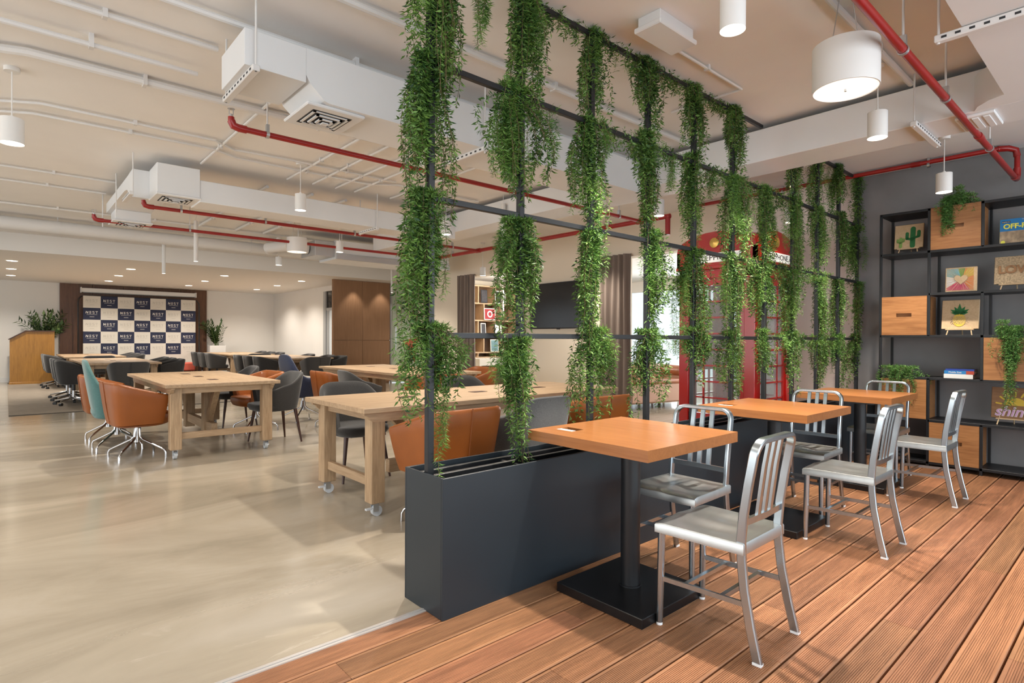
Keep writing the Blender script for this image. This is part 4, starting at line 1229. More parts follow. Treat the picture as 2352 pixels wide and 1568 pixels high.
row(5.98, (17.5, 18.3, 19.1), W_, 'the wall side of the potted plant table')
row(4.55, (13.75, 14.5, 15.25), E_, 'the banner side of the cabinet table')
row(5.99, (13.35, 14.05, 15.3), W_, 'the cabinet side of the cabinet table')
sw.append((5.33, 12.85, N_, 'dark grey swivel chair turned away at the near end of the table before the cabinet'))
sw.append((1.62, 16.35, N_, 'dark grey swivel chair in the gap between the two tables on the rug'))
sw.append((5.2, 16.45, N_, 'dark grey swivel chair in the gap between the two tables before the potted plant'))
place(grey_swivel(), sw)

# ================================================================== FAR HALL
t = thing('rug', 'large grey brown rug under the tables of the far hall', 'rug', (0, 0, 0))
MB().box(0.03, 6.3, 11.9, 20.3, 0.0, 0.008).build('pile', 'rug', t)
MB().box(0.03, 6.3, 11.87, 11.9, 0.0, 0.009).build('border', 'rug_edge', t)
t = thing('wall_panel', 'dark walnut panelling on the far wall behind the banner', 'panelling')
for i in range(5):
    MB().box(1.14 + i * 0.757, 1.891 + i * 0.757, 20.64, 20.70, 0, 2.77, 0.003).build('board', 'walnut_z', t)
t = thing('projection_screen', 'long white rolled projection screen above the banner', 'screen case', (0, 0, 0))
MB().box(1.62, 4.55, 20.45, 20.57, 2.53, 2.65, 0.01).build('case', 'white_plastic', t)
for x in (1.60, 4.55): MB().box(x, x + 0.025, 20.44, 20.64, 2.51, 2.67, 0.004).build('end_cap', 'white_plastic', t)
MB().cyl((1.66, 20.51, 2.525), (4.52, 20.51, 2.525), 0.012, n=10).build('weight_bar', 'frame_grey', t)
# banner
yb = 20.35
k = yb / 22.8
bx0, bx1 = 1.845 * k, 5.07 * k
zt = 1.25 + 1.31 * k
cw = (bx1 - bx0) / 7; rh = cw * 0.83
t = thing('backdrop_banner', 'navy and cream checkered NEST banner on a black tube stand', 'banner', (bx0, yb, 0))
def rect(x0, x1, z0, z1, y): return ([(x0, y, z0), (x1, y, z0), (x1, y, z1), (x0, y, z1)], [(0, 1, 2, 3)])
def logo():
    m = MB()
    u = cw * 0.055
    def q(poly):
        n = len(m.v); m.v += [(x * u, -0.003, z * u) for x, z in poly]; m.f.append(tuple(range(n, n + len(poly))))
    def bx(x0, x1, z0, z1): q([(x0, z0), (x1, z0), (x1, z1), (x0, z1)])
    x = -6.4
    bx(x, x + 0.45, 0, 2.1); q([(x, 3), (x + 0.75, 3), (x + 2.6, 0), (x + 1.85, 0)]); bx(x + 2.15, x + 2.6, 0.9, 3)
    x = -2.8
    for z in (0, 1.25, 2.5): bx(x, x + 2.1, z, z + 0.5)
    x = 0.5
    bx(x + 0.1, x + 2.1, 2.55, 3); bx(x, x + 0.5, 1.7, 2.6); q([(x, 1.75), (x + 0.4, 1.9), (x + 2.1, 1.25), (x + 1.8, 1.0)]); bx(x + 1.6, x + 2.1, 0.4, 1.3); bx(x, x + 2.0, 0, 0.45)
    x = 3.7
    bx(x, x + 2.4, 2.5, 3); bx(x + 0.95, x + 1.45, 0, 2.1)
    bx(-5.4, 5.4, -1.5, -1.25); bx(-2.4, 2.4, -4.4, -4.0)
    return m
lg = logo().mesh('logo', None, False); lg2 = lg.copy(); lg.materials.append(MAT['logo_white']); lg2.materials.append(MAT['logo_grey'])
sqm = {}
for nm, mm in (('d', 'navy_print'), ('l', 'cream_print')):
    sqm[nm] = MB().box(0, cw, 0, 0.004, -rh, 0).mesh('print_square', None); sqm[nm].materials.append(MAT[mm])
for r in range(5):
    for c in range(7):
        dk = (r + c) % 2 == 1
        s = obj('print_square', sqm['d' if dk else 'l'], None, t, (c * cw, 0, zt - r * rh))
        obj('logo', lg if dk else lg2, None, s, (cw / 2, 0, -rh * 0.48))
MB().box(0, 7 * cw, 0, 0.004, zt - 5 * rh - 0.42, zt - 5 * rh).build('lower_band', 'cream_print', t)
MB().tube([(-0.11, 0.03, 0.0), (-0.11, 0.03, zt - 0.22), (-0.10, 0.03, zt - 0.10), (-0.04, 0.03, zt - 0.02), (0.06, 0.03, zt), (7 * cw - 0.06, 0.03, zt), (7 * cw + 0.04, 0.03, zt - 0.02), (7 * cw + 0.10, 0.03, zt - 0.10), (7 * cw + 0.11, 0.03, zt - 0.22), (7 * cw + 0.11, 0.03, 0.0)], 0.018, 10).build('stand_tube', 'caster_black', t)
for x in (-0.11, 7 * cw + 0.11): MB().box(x - 0.025, x + 0.025, -0.3, 0.25, 0, 0.03, 0.005).build('stand_foot', 'caster_black', t)
t = thing('red_bench', 'coral red low bench below the banner corner', 'bench', (3.95, 19.85, 0))
MB().box(-0.42, 0.42, -0.2, 0.2, 0.22, 0.47, 0.03).build('cushion', 'coral', t)
for sx in (-1, 1):
    for sy in (-1, 1): MB().cyl((sx * 0.36, sy * 0.15, 0), (sx * 0.36, sy * 0.15, 0.23), 0.018, n=10).build('leg', 'walnut_leg', t)
# podium
t = thing('podium', 'golden brown wooden podium with sloping top in the corner', 'podium', (0.52, 19.9, 0))
px = 0.45
MB().prism([(-px, 0.0), (px, 0.0), (px, 1.38), (-px + 0.32, 1.38), (-px, 1.17)], -0.36, 0.36).build('body', 'podium_z', t)
MB().prism([(px + 0.01, 1.38), (px + 0.01, 1.405), (-px + 0.315, 1.405), (-px - 0.03, 1.175), (-px - 0.02, 1.155), (-px + 0.32, 1.38)], -0.39, 0.39).build('top', 'walnut_leg', t)
MB().box(-px - 0.015, px + 0.015, -0.375, 0.375, 0, 0.06, 0.004).build('plinth', 'podium_z', t)
# zz plants
def zz_plant(t, rng, n, hmin, hmax, spread, z0, m='leaf_zz', ymax=1.0):
    P = []; D = []; S = []; ln = []
    for k in range(n):
        a = rng.uniform(0, 2 * PI); h = rng.uniform(hmin, hmax); s = spread * rng.uniform(0.3, 1.0)
        pts = []
        for i in range(13):
            u = i / 12
            pts.append((0.05 * math.cos(a) + s * math.cos(a) * u ** 1.7, min(ymax, 0.05 * math.sin(a) + s * math.sin(a) * u ** 1.7), z0 + h * u - 0.25 * s * u ** 3))
        MB().tube(pts, [0.010 - 0.006 * i / 12 for i in range(13)], 5).build('stem', 'leaf_stem', t)
        pp = np.array(pts); tg = unit(np.gradient(pp, axis=0))
        for i in range(2, 13):
            side = np.cross(tg[i], [math.sin(a), -math.cos(a), 0.3]); side /= max(np.linalg.norm(side), 1e-6)
            for sg in (-1, 1):
                d = side * sg * 0.8 + tg[i] * 0.55 + rng.normal(size=3) * 0.1
                d /= np.linalg.norm(d)
                P.append(pp[i]); D.append(d); S.append(np.cross(d, side * 0.3 + np.array([0, 0, 1.0]))); ln.append(0.15 * rng.uniform(0.7, 1.2))
    P, D, S, ln = np.array(P), np.array(D), unit(np.array(S)), np.array(ln)
    me = leaf_mesh('leaves', P, D, S, ln, ln * 0.42, np.clip(0.4 + 0.3 * rng.normal(size=len(P)), 0, 1))
    obj('leaves', me, m, t, kind='stuff')
mat('leaf_stem', (0.10, 0.16, 0.04), 0.6)
t = thing('potted_plant', 'bushy dark green plant rising behind the podium', 'plant', (0.78, 20.48, 0))
MB().lathe([(0.13, 0.0), (0.14, 0.02), (0.17, 0.95), (0.155, 0.95), (0.15, 0.90)], 28).build('pot', 'pot_white', t)
zz_plant(t, np.random.default_rng(5), 26, 0.55, 1.1, 0.62, 0.9, ymax=0.04)
t = thing('potted_plant', 'glossy leafed plant in a tall white planter beside the banner', 'plant', (5.12, 20.25, 0))
MB().box(-0.24, 0.24, -0.16, 0.16, 0.0, 0.98, 0.01).build('pot', 'pot_white', t)
MB().box(-0.22, 0.22, -0.14, 0.14, 0.975, 0.983).build('soil', 'soil', t)
zz_plant(t, np.random.default_rng(8), 14, 0.4, 0.85, 0.40, 0.97, ymax=0.32)
# tall wooden cabinet at the end of the hall wall
t = thing('wall_cabinet', 'tall brown wooden cabinet reaching the soffit', 'cabinet', (0, 0, 0))
MB().box(6.35, 8.0, 14.2, 14.26, 0, 2.77).build('body', 'cab_z', t)
for i in range(2):
    for z0, z1 in ((0.05, 1.18), (1.19, 2.765)):
        x0 = 6.355 + i * 0.823
        MB().box(x0, x0 + 0.817, 14.17, 14.2, z0, z1, 0.002).build('door', 'cab_z', t)
for x, e in ((6.9, 16), (7.7, 16)): lamp('cabinet_downlight', 'SPOT', (x, 13.95, 2.72), e, WARM, size=0.04, spot=80, blend=0.6)
# ================================================================== SCREEN WALL, CURTAINS, BOOK ROOM, LOBBY
t = thing('wall_screen', 'large dark flat television on the cream wall', 'television', (7.24, 6.93, 1.83))
MB().box(-0.045, -0.005, -0.72, 0.72, -0.405, 0.405, 0.004).build('bezel', 'ink', t)
MB().box(-0.0465, -0.044, -0.705, 0.705, -0.385, 0.39).build('panel', 'screen_black', t)
MB().box(-0.047, -0.02, -0.03, 0.03, -0.418, -0.405).build('sensor', 'ink', t)
def curtain(label, y0, y1, x=7.18, z1=2.56, folds=5):
    t = thing('curtain', label, 'curtain', (x, y0, 0), group='brown curtains')
    n = folds * 10
    P = []
    for i in range(n + 1):
        u = i / n; y = (y1 - y0) * u
        a = math.sin(u * folds * 2 * PI) * 0.045 + math.sin(u * folds * 4.3 + 1) * 0.012
        P.append([(a * (0.75 + 0.25 * v) + (0.0), y + 0.012 * math.sin(v * 5 + u * 9), z1 * (1 - v) + 0.01) for v in np.linspace(0, 1, 9)])
    m = MB().grid(P)
    Q = [[(p[0] + 0.008, p[1], p[2]) for p in r] for r in P]
    m.grid(Q)
    me = m.mesh('cloth', 60, fix=False)
    obj('cloth', me, 'curtain', t)
    return t
curtain('brown curtain between the dark screen and the lobby opening', 5.38, 5.98, folds=5)
curtain('brown curtain at the far edge of the bookshelf opening', 9.30, 9.86, folds=5)
curtain('narrow brown curtain on the far side of the dark screen', 7.80, 8.02, folds=2)
t = thing('bookshelf', 'light wooden bookshelf of open cubes beyond the curtain', 'bookshelf', (8.25, 11.05, 0))
MB().box(0, 1.7, 0.34, 0.36, 0, 2.54).build('back', 'shelf_back', t)
zs = [0.78, 0.90, 1.28, 1.69, 2.11, 2.54]
for z in zs: MB().box(0, 1.7, 0, 0.34, z - 0.016, z + 0.016, 0.001).build('shelf', 'shelf_maple', t)
for x in (0, 1.7): MB().box(x - 0.016, x + 0.016, 0, 0.36, 0, 2.556, 0.001).build('side', 'shelf_maple', t)
for i in range(5):
    for j in range(2):
        x = 0.42 + 0.55 * j + (0.18 if i % 2 else 0.0)
        MB().box(x - 0.014, x + 0.014, 0, 0.34, zs[i] + 0.016, zs[i + 1] - 0.016).build('divider', 'shelf_maple', t)
t = thing('side_desk', 'pale desk in front of the bookshelf', 'desk', (8.9, 10.55, 0))
MB().box(-0.8, 0.8, -0.28, 0.28, 0.62, 0.78, 0.004).build('top', 'desk_white', t)
for x in (-0.77, 0.77): MB().box(x - 0.03, x + 0.03, -0.28, 0.28, 0, 0.62, 0.003).build('leg', 'desk_white', t)
def frame(label, x, z, w, h, m, tilt=0.06, y=11.0, gm='paper'):
    t = thing('picture_frame', label, 'picture', (x, y, z))
    t.rotation_euler = (-tilt, 0, 0)
    MB().box(-w / 2, w / 2, 0, 0.015, 0, h, 0.002).build('frame', gm, t)
    MB().box(-w / 2 + 0.02, w / 2 - 0.02, -0.002, 0.001, 0.02, h - 0.02).build('print', m, t)
    return t
f = frame('framed red print with a round medallion on the bookshelf', 9.0, 1.707, 0.36, 0.29, 'print_red')
MB().cyl((0, -0.003, 0.145), (0, -0.005, 0.145), 0.085, n=24).build('medallion', 'paper', f)
MB().cyl((0, -0.005, 0.145), (0, -0.007, 0.145), 0.05, n=24).build('medallion_centre', 'print_red', f)
frame('dark photo book standing on the top bookshelf row', 8.82, 2.127, 0.2, 0.32, 'print_dark', gm='ink')
frame('grey landscape photo on the top bookshelf row', 9.34, 2.127, 0.36, 0.32, 'print_dark')
frame('narrow framed photo leaning on the third bookshelf row', 8.80, 1.297, 0.16, 0.33, 'print_dark')
frame('white framed drawing on the third bookshelf row', 9.28, 1.297, 0.25, 0.32, 'paper', gm='ink')
frame('teal framed print on the lowest open bookshelf row', 9.16, 0.917, 0.26, 0.31, 'print_teal')
c = grey_armchair('fabric_mid'); c['group'] = 'book room chairs'
place(c, [(9.3, 10.1, PI / 2 + 0.2, 'grey office armchair at the pale desk under the bookshelf')])
# chesterfield sofa seen end-on
t = thing('chesterfield_sofa', 'tan leather chesterfield sofa with rolled tufted arm', 'sofa', (8.95, 6.35, 0), R(-12))
MB().box(-0.75, 0.75, -0.42, 0.40, 0.10, 0.46, 0.03).build('base', 'leather_pale', t)
for s in (-1, 1):
    MB().box(s * 0.75 - 0.10, s * 0.75 + 0.10, -0.42, 0.42, 0.10, 0.62, 0.03).build('arm', 'leather_pale', t)
    MB().cyl((s * 0.77, -0.46, 0.62), (s * 0.77, 0.44, 0.62), 0.135, n=24).build('arm_roll', 'leather_tan', t)
MB().box(-0.72, 0.72, 0.24, 0.44, 0.40, 0.64, 0.03).build('back', 'leather_pale', t)
MB().cyl((-0.85, 0.40, 0.64), (0.85, 0.40, 0.64), 0.13, n=24).build('back_roll', 'leather_tan', t)
MB().box(-0.64, 0.64, -0.44, 0.26, 0.44, 0.52, 0.03).build('cushion', 'leather_tan', t)
for i in range(5):
    for s in (-1, 1):
        MB().lathe([(0.0, -0.004), (0.014, 0.0), (0.0, 0.007)], 10, c=(s * 0.77 - 0.10, -0.38 + 0.18 * i, 0.70), cap=False).build('button', 'leather_seam', t)
for sx in (-1, 1):
    for sy in (-1, 1): MB().cyl((sx * 0.68, sy * 0.34, 0), (sx * 0.68, sy * 0.34, 0.11), 0.03, n=12).build('foot', 'caster_black', t)
t = thing('wing_armchair', 'taupe armchair with dark back cushion near the lobby window', 'armchair', (10.4, 7.05, 0), R(60))
MB().box(-0.34, 0.34, -0.32, 0.34, 0.22, 0.46, 0.03).build('seat', 'armchair_fab', t)
MB().box(-0.34, 0.34, 0.24, 0.38, 0.22, 1.0, 0.04).build('back', 'armchair_fab', t)
for s in (-1, 1):
    MB().box(s * 0.36 - 0.05, s * 0.36 + 0.05, -0.32, 0.36, 0.22, 0.68, 0.03).build('arm', 'armchair_fab', t)
    for sy in (-1, 1): MB().cyl((s * 0.33, sy * 0.3, 0), (s * 0.32, sy * 0.28, 0.23), 0.014, 0.024, n=10).build('leg', 'walnut_leg', t)
t = thing('dark_ottoman', 'dark navy seat block behind the sofa by the window', 'seat', (10.3, 8.3, 0))
MB().box(-0.45, 0.45, -0.35, 0.35, 0.12, 0.78, 0.04).build('cushion', 'fabric_navy', t)
for s in (-1, 1): MB().box(s * 0.4 - 0.02, s * 0.4 + 0.02, -0.3, 0.3, 0, 0.13).build('leg', 'walnut_leg', t)
# ================================================================== RED TELEPHONE BOX
BX, BY, BW = 5.87, 2.80, 0.90
t = thing('telephone_box', 'bright red British style telephone box behind the vines', 'telephone box', (BX, BY, 0))
w = BW
for sx in (0, 1):
    for sy in (0, 1):
        x0 = 0 if sx == 0 else w - 0.12; y0 = 0 if sy == 0 else w - 0.12
        MB().box(x0, x0 + 0.12, y0, y0 + 0.12, 0, 2.03, 0.006).build('corner_post', 'red_booth', t)
MB().box(0.0, w, 0.0, w, 0, 0.12, 0.01).build('plinth', 'red_booth', t)
MB().box(-0.03, w + 0.03, -0.03, w + 0.03, 2.03, 2.07, 0.006).box(0.0, w, 0.0, w, 1.93, 2.03, 0.004).build('cornice', 'red_booth', t)
# dome with four segmental pediments
def arch(n=14, r=w / 2 + 0.02, h=0.20, z0=2.24):
    return [(-r, 2.07), (r, 2.07), (r, z0)] + [(r * math.cos(PI * i / n), z0 + h * math.sin(PI * i / n)) for i in range(1, n)] + [(-r, z0)]
for s, yy in ((0, -0.02), (1, w - 0.02)):
    m = MB().prism([(p[0] + w / 2, p[1]) for p in arch()], yy, yy + 0.04); m.build('pediment', 'red_booth', t)
    m = MB().prism([(p[0] + w / 2, p[1]) for p in arch()], yy, yy + 0.04, 'x'); m.build('pediment', 'red_booth', t)
P = []
n = 20
for i in range(n + 1):
    u = -1 + 2 * i / n
    P.append([(w / 2 + u * w / 2, w / 2 + (-1 + 2 * j / n) * w / 2, 2.24 + 0.19 * math.sqrt(max(0, 1 - u * u)) * 0.5 + 0.19 * math.sqrt(max(0, 1 - (-1 + 2 * j / n) ** 2)) * 0.5 + 0.03) for j in range(n + 1)])
MB().grid(P).build('dome', 'red_booth', t, smooth=60)
for face in range(4):
    piv = (w / 2, w / 2, 0)
    def pb(name, m, *b, parent=t, c=0.002):
        o = MB().box(*[v for v in b], c=c).build(name, m, parent)
        return o
    # panels are built for the -y face around the centre, then turned
    e = bpy.data.objects.new('face_frame', None)
    mm = MB()
    hw = w / 2 - 0.12
    mm.box(-hw, -hw + 0.05, -w / 2 + 0.02, -w / 2 + 0.06, 0.12, 1.93).box(hw - 0.05, hw, -w / 2 + 0.02, -w / 2 + 0.06, 0.12, 1.93).box(-hw, hw, -w / 2 + 0.02, -w / 2 + 0.06, 0.12, 0.42).box(-hw, hw, -w / 2 + 0.02, -w / 2 + 0.06, 1.85, 1.93)
    bpy.data.objects.remove(e)
    d = mm.build('door_frame', 'red_booth', t, loc=piv, rot=(0, 0, face * PI / 2))
    g = MB()
    for r_ in range(1, 8): g.box(-hw + 0.05, hw - 0.05, -w / 2 + 0.028, -w / 2 + 0.05, 0.42 + r_ * 0.179 - 0.009, 0.42 + r_ * 0.179 + 0.009)
    for x in (-0.155, 0.155): g.box(x - 0.009, x + 0.009, -w / 2 + 0.028, -w / 2 + 0.05, 0.42, 1.85)
    g.build('glazing_bars', 'red_booth', d)
    MB().box(-hw + 0.05, hw - 0.05, -w / 2 + 0.037, -w / 2 + 0.041, 0.42, 1.85).build('pane', 'glass', d)
    s = MB().box(-0.31, 0.31, -w / 2 - 0.035, -w / 2 - 0.022, 2.10, 2.20, 0.002).build('sign', 'sign_white', t, loc=piv, rot=(0, 0, face * PI / 2))
    text('lettering', 'TELEPHONE', 0.085, 'ink', s, (0, -w / 2 - 0.037, 2.15), (R(90), 0, 0), 0.001, sx=1.1)
    MB().lathe([(0.0, 0), (0.05, 0.0), (0.055, 0.012), (0.0, 0.03)], 16).build('crest', 'gold', t, loc=(w / 2 + math.sin(face * PI / 2) * (w / 2 + 0.02), w / 2 - math.cos(face * PI / 2) * (w / 2 + 0.02), 2.315), rot=(R(90), 0, face * PI / 2))
MB().box(0.12, w - 0.12, w - 0.2, w - 0.14, 0.9, 1.7, 0.004).build('back_board', 'leather_seam', t)
t2 = lamp('booth_lamp', 'SPOT', (BX + 0.25, BY - 0.25, 2.9), 20, (1.0, 0.62, 0.30), size=0.03, spot=70, blend=0.5)
pendant('white cylinder pendant just above the telephone box', 6.12, 2.55, 2.47, 0.055, 0.16, energy=6)

# ================================================================== DISPLAY SHELF
SX0, SX1 = 6.77, 7.16
CY = [1.905 - 0.411 * i for i in range(6)]
RZS = [0.055, 0.466, 0.878, 1.292, 1.703, 2.12, 2.53]
t = thing('display_shelf', 'black steel open display shelf along the dark wall', 'shelf')
b = 0.011
for i, y in enumerate(CY):
    for x in (SX0, SX1):
        gaps = {1: [(RZS[2], RZS[3])], 2: [(RZS[1], RZS[2]), (RZS[4], RZS[5])]}.get(i, [])
        z = 0.0
        for g0, g1 in gaps + [(2.541, 2.6)]:
            MB().box(x - b, x + b, y - b, y + b, z, g0, 0.001).build('upright', 'black_steel', t)
            z = g1
# shelves: (row, from column line, to column line)
SH = [(0, 0, 5), (6, 0, 5), (5, 0, 5), (4, 1, 3), (3, 0, 5), (2, 0, 5), (1, 1, 5), (4, 3, 5)]
for r, a, c in SH:
    MB().box(SX0, SX1, CY[c] - b, CY[a] + b, RZS[r] - 0.010, RZS[r] + 0.008, 0.001).build('shelf_plate', 'black_steel', t)
    MB().box(SX0 - b, SX0 + b, CY[c], CY[a], RZS[r] - 0.013, RZS[r] + 0.011, 0.001).build('rail', 'black_steel', t)
def crate(label, c0, r0):
    y1, y0 = CY[c0] - 0.013, CY[c0 + 1] + 0.013
    z0, z1 = RZS[r0] + 0.011, RZS[r0 + 1] - (0.014 if r0 < 5 else -0.008)
    t = thing('wooden_crate', label, 'crate', (SX0 - 0.012, (y0 + y1) / 2, z0), group='wooden crates in the shelf')
    hy = (y1 - y0) / 2; h = z1 - z0; zm = h * 0.52
    sy, sz = 0.065, 0.018
    m = MB().box(0, 0.016, -hy, -sy, 0, h).box(0, 0.016, sy, hy, 0, h).box(0, 0.016, -sy, sy, 0, zm - sz).box(0, 0.016, -sy, sy, zm + sz, h)
    m.build('front_panel', 'teak_y', t)
    MB().box(0.016, 0.33, -hy, -hy + 0.014, 0, h).build('side_panel', 'teak_y', t)
    MB().box(0.016, 0.33, hy - 0.014, hy, 0, h).build('side_panel', 'teak_y', t)
    MB().box(0.33, 0.342, -hy, hy, 0, h).build('back_panel', 'teak_y', t)
    MB().box(0.016, 0.33, -hy + 0.014, hy - 0.014, 0, 0.012).build('bottom_panel', 'teak_y', t)
    MB().box(0.03, 0.034, -sy - 0.01, sy + 0.01, zm - sz - 0.01, zm + sz + 0.01).build('handle_recess', 'teak_y', t)
    return t
crate('reddish wooden crate in the top row with a fern hanging over it', 1, 5)
crate('brown wooden crate at the left edge beside the pineapple picture', 0, 3)
crate('wooden crate under the trailing fern, next to the stacked books', 2, 2)
crate('wooden crate behind the farthest cafe table', 0, 1)
crate('wooden crate on the lowest row behind a metal chair', 1, 0)
def easel_board(label, y, z, wd, h, m, tilt=0.16, x=6.93, th=0.022, easel=True, name='string_art_board', grp='string art boards'):
    t = thing(name, label, 'picture', (x, y, z), 0, group=grp)
    e = 0.05 if easel else 0.0
    # local board frame: u = along -y (to the viewer's right), v = up along the tilted board
    bd = bpy.data.objects.new('board', MB().box(0, th, -wd / 2, wd / 2, 0, h, 0.003).mesh('board', 35))
    COL.objects.link(bd); bd.data.materials.append(MAT[m]); bd.parent = t
    bd.location = (-0.03 if easel else 0, 0, e + 0.012); bd.rotation_euler = (0, tilt, 0)
    if easel:
        s = MB().box(-0.045, 0.0, -wd * 0.38, wd * 0.38, e, e + 0.012, 0.002).build('easel_ledge', 'pale_wood', t)
        for s_ in (-1, 1): MB().cyl((-0.055, s_ * wd * 0.34, 0), (0.03, s_ * wd * 0.2, h * 0.75), 0.005, n=8).build('easel_leg', 'pale_wood', t)
        MB().cyl((0.10, 0, 0), (0.03, 0, h * 0.75), 0.005, n=8).build('easel_leg', 'pale_wood', t)
    return t, bd
def flat(bd, polys, m, name, x=-0.004, th=0.004):
    """polygons in (u right, v up) on the front of a board"""
    mb = MB()
    for p in polys: mb.prism([(-q[0], q[1]) for q in p], x, x + th, 'x')
    return mb.build(name, m, bd)
def disc(u, v, ru, rv=None, n=20, a0=0, a1=2 * PI):
    rv = rv or ru
    return [(u + ru * math.cos(a0 + (a1 - a0) * i / n), v + rv * math.sin(a0 + (a1 - a0) * i / n)) for i in range(n + (0 if a1 - a0 > 6.2 else 1))]
def pill(u0, v0, u1, v1, r):
    a = math.atan2(v1 - v0, u1 - u0)
    return [(u1 + r * math.cos(a + t), v1 + r * math.sin(a + t)) for t in np.linspace(-PI / 2, PI / 2, 7)] + [(u0 + r * math.cos(a + t), v0 + r * math.sin(a + t)) for t in np.linspace(PI / 2, 3 * PI / 2, 7)]
# cactus
t, bd = easel_board('string art board with two green cacti on a small easel', 1.70, RZS[5] + 0.009, 0.25, 0.25, 'pale_wood')
flat(bd, [pill(0.035, 0.02, 0.035, 0.20, 0.022), pill(0.085, 0.12, 0.085, 0.165, 0.015), pill(0.035, 0.10, 0.085, 0.115, 0.012), pill(-0.015, 0.10, -0.015, 0.155, 0.014), pill(0.035, 0.085, -0.012, 0.10, 0.012)], 'yarn_green', 'cactus')
flat(bd, [pill(-0.068, 0.02, -0.068, 0.105, 0.014), pill(-0.095, 0.075, -0.095, 0.095, 0.009), pill(-0.068, 0.06, -0.095, 0.07, 0.008), pill(-0.042, 0.08, -0.042, 0.10, 0.009), pill(-0.068, 0.065, -0.042, 0.075, 0.008)], 'yarn_lime', 'small_cactus')
# heart
t, bd = easel_board('rainbow string art board around a plain heart', 1.268, RZS[4] + 0.009, 0.245, 0.235, 'pale_wood', 0.05, x=6.90, easel=False)
heart = [(0.052 * 16 * math.sin(a) ** 3 / 16, 0.118 + 0.052 * (13 * math.cos(a) - 5 * math.cos(2 * a) - 2 * math.cos(3 * a) - math.cos(4 * a)) / 16) for a in np.linspace(0, 2 * PI, 40)[:-1]]
cols = ['yarn_teal', 'yarn_lime', 'yarn_yellow', 'yarn_orange', 'yarn_pink', 'yarn_white']
rays = {c: [] for c in cols}
for i in range(72):
    a = 2 * PI * i / 72
    c_, s_ = math.cos(a), math.sin(a)
    k = min(0.105 / max(abs(c_), 1e-3), 0.105 / max(abs(s_), 1e-3))
    hxy = min(heart, key=lambda p: abs(math.atan2(p[1] - 0.118, p[0]) - (a if a <= PI else a - 2 * PI)))
    p0 = (hxy[0], hxy[1]); p1 = (c_ * k - 0.008, 0.118 + s_ * k)
    d = Vector((p1[0] - p0[0], p1[1] - p0[1], 0)).normalized(); nx_, ny_ = -d.y * 0.0016, d.x * 0.0016
    deg = math.degrees(a)
    cc = 'yarn_yellow' if 15 < deg < 65 else 'yarn_lime' if deg < 100 and deg > 65 else 'yarn_teal' if 100 <= deg < 165 else 'yarn_white' if 165 <= deg < 215 else 'yarn_pink' if 215 <= deg < 310 else 'yarn_orange'
    rays[cc].append([(p0[0] + nx_, p0[1] + ny_), (p0[0] - nx_, p0[1] - ny_), (p1[0] - nx_ * 1.6, p1[1] - ny_ * 1.6), (p1[0] + nx_ * 1.6, p1[1] + ny_ * 1.6)])
flat(bd, [heart], 'pale_wood', 'plain_heart', -0.0065, 0.004)
for c_, pl in rays.items():
    if pl: flat(bd, pl, c_, 'string_rays')
# pineapple
t, bd = easel_board('string art board with a pineapple on an easel', 1.275, RZS[3] + 0.009, 0.29, 0.285, 'pale_wood')
flat(bd, [disc(-0.005, 0.085, 0.052, 0.062)], 'yarn_yellow', 'pineapple')
cross = []
for i in range(-3, 4):
    for s_ in (-1, 1):
        u = i * 0.018
        L = 0.055 * math.sqrt(max(0.05, 1 - (i / 3.6) ** 2))
        p0 = (-0.005 + u - L * 0.5, 0.085 - s_ * L * 0.75); p1 = (-0.005 + u + L * 0.5, 0.085 + s_ * L * 0.75)
        cross.append(pill(p0[0], p0[1], p1[0], p1[1], 0.0018))
flat(bd, cross, 'straw', 'string_lattice', -0.006, 0.003)
lv = []
for a, L in ((90, 0.105), (60, 0.085), (120, 0.085), (32, 0.085), (148, 0.085), (12, 0.07), (168, 0.07)):
    c_, s_ = math.cos(R(a)), math.sin(R(a)); u0, v0 = -0.005, 0.148
    lv.append([(u0 - s_ * 0.012, v0 + c_ * 0.012), (u0 + c_ * L * 0.5 - s_ * 0.016, v0 + s_ * L * 0.5 * 0.9 + c_ * 0.016), (u0 + c_ * L, v0 + s_ * L * 0.95), (u0 + c_ * L * 0.5 + s_ * 0.016, v0 + s_ * L * 0.5 * 0.9 - c_ * 0.016), (u0 + s_ * 0.012, v0 - c_ * 0.012)])
flat(bd, lv, 'yarn_green', 'crown')
# LOVE board: plain straight letters
t, bd = easel_board('woven straw board with raised letters on an easel', 0.872, RZS[4] + 0.009, 0.30, 0.26, 'straw', name='straw_board', grp='string art boards')
text('lettering', 'LOVE', 0.10, 'shine_wood', bd, (-0.004, 0, 0.13), (R(90), 0, R(-90)), 0.006, bold=0.003)
# shine
t, bd = easel_board('brown board with a yellow half sun over the word shine', 0.885, RZS[1] + 0.009, 0.30, 0.285, 'shine_wood')
flat(bd, [disc(0.02, 0.12, 0.082, 0.072, 18, 0, PI)] + [pill(0.02 + 0.10 * math.cos(R(a)), 0.12 + 0.088 * math.sin(R(a)), 0.02 + 0.135 * math.cos(R(a)), 0.12 + 0.122 * math.sin(R(a)), 0.007) for a in (8, 38, 65, 90, 115, 142, 172)], 'yarn_yellow', 'sun')
text('lettering_edge', 'shine', 0.125, 'yarn_white', bd, (-0.002, -0.005, 0.06), (R(90), 0, R(-90)), 0.003, shear=0.25, bold=0.004)
text('lettering', 'shine', 0.125, 'text_lilac', bd, (-0.006, -0.005, 0.06), (R(90), 0, R(-90)), 0.003, shear=0.25, bold=0.0005)
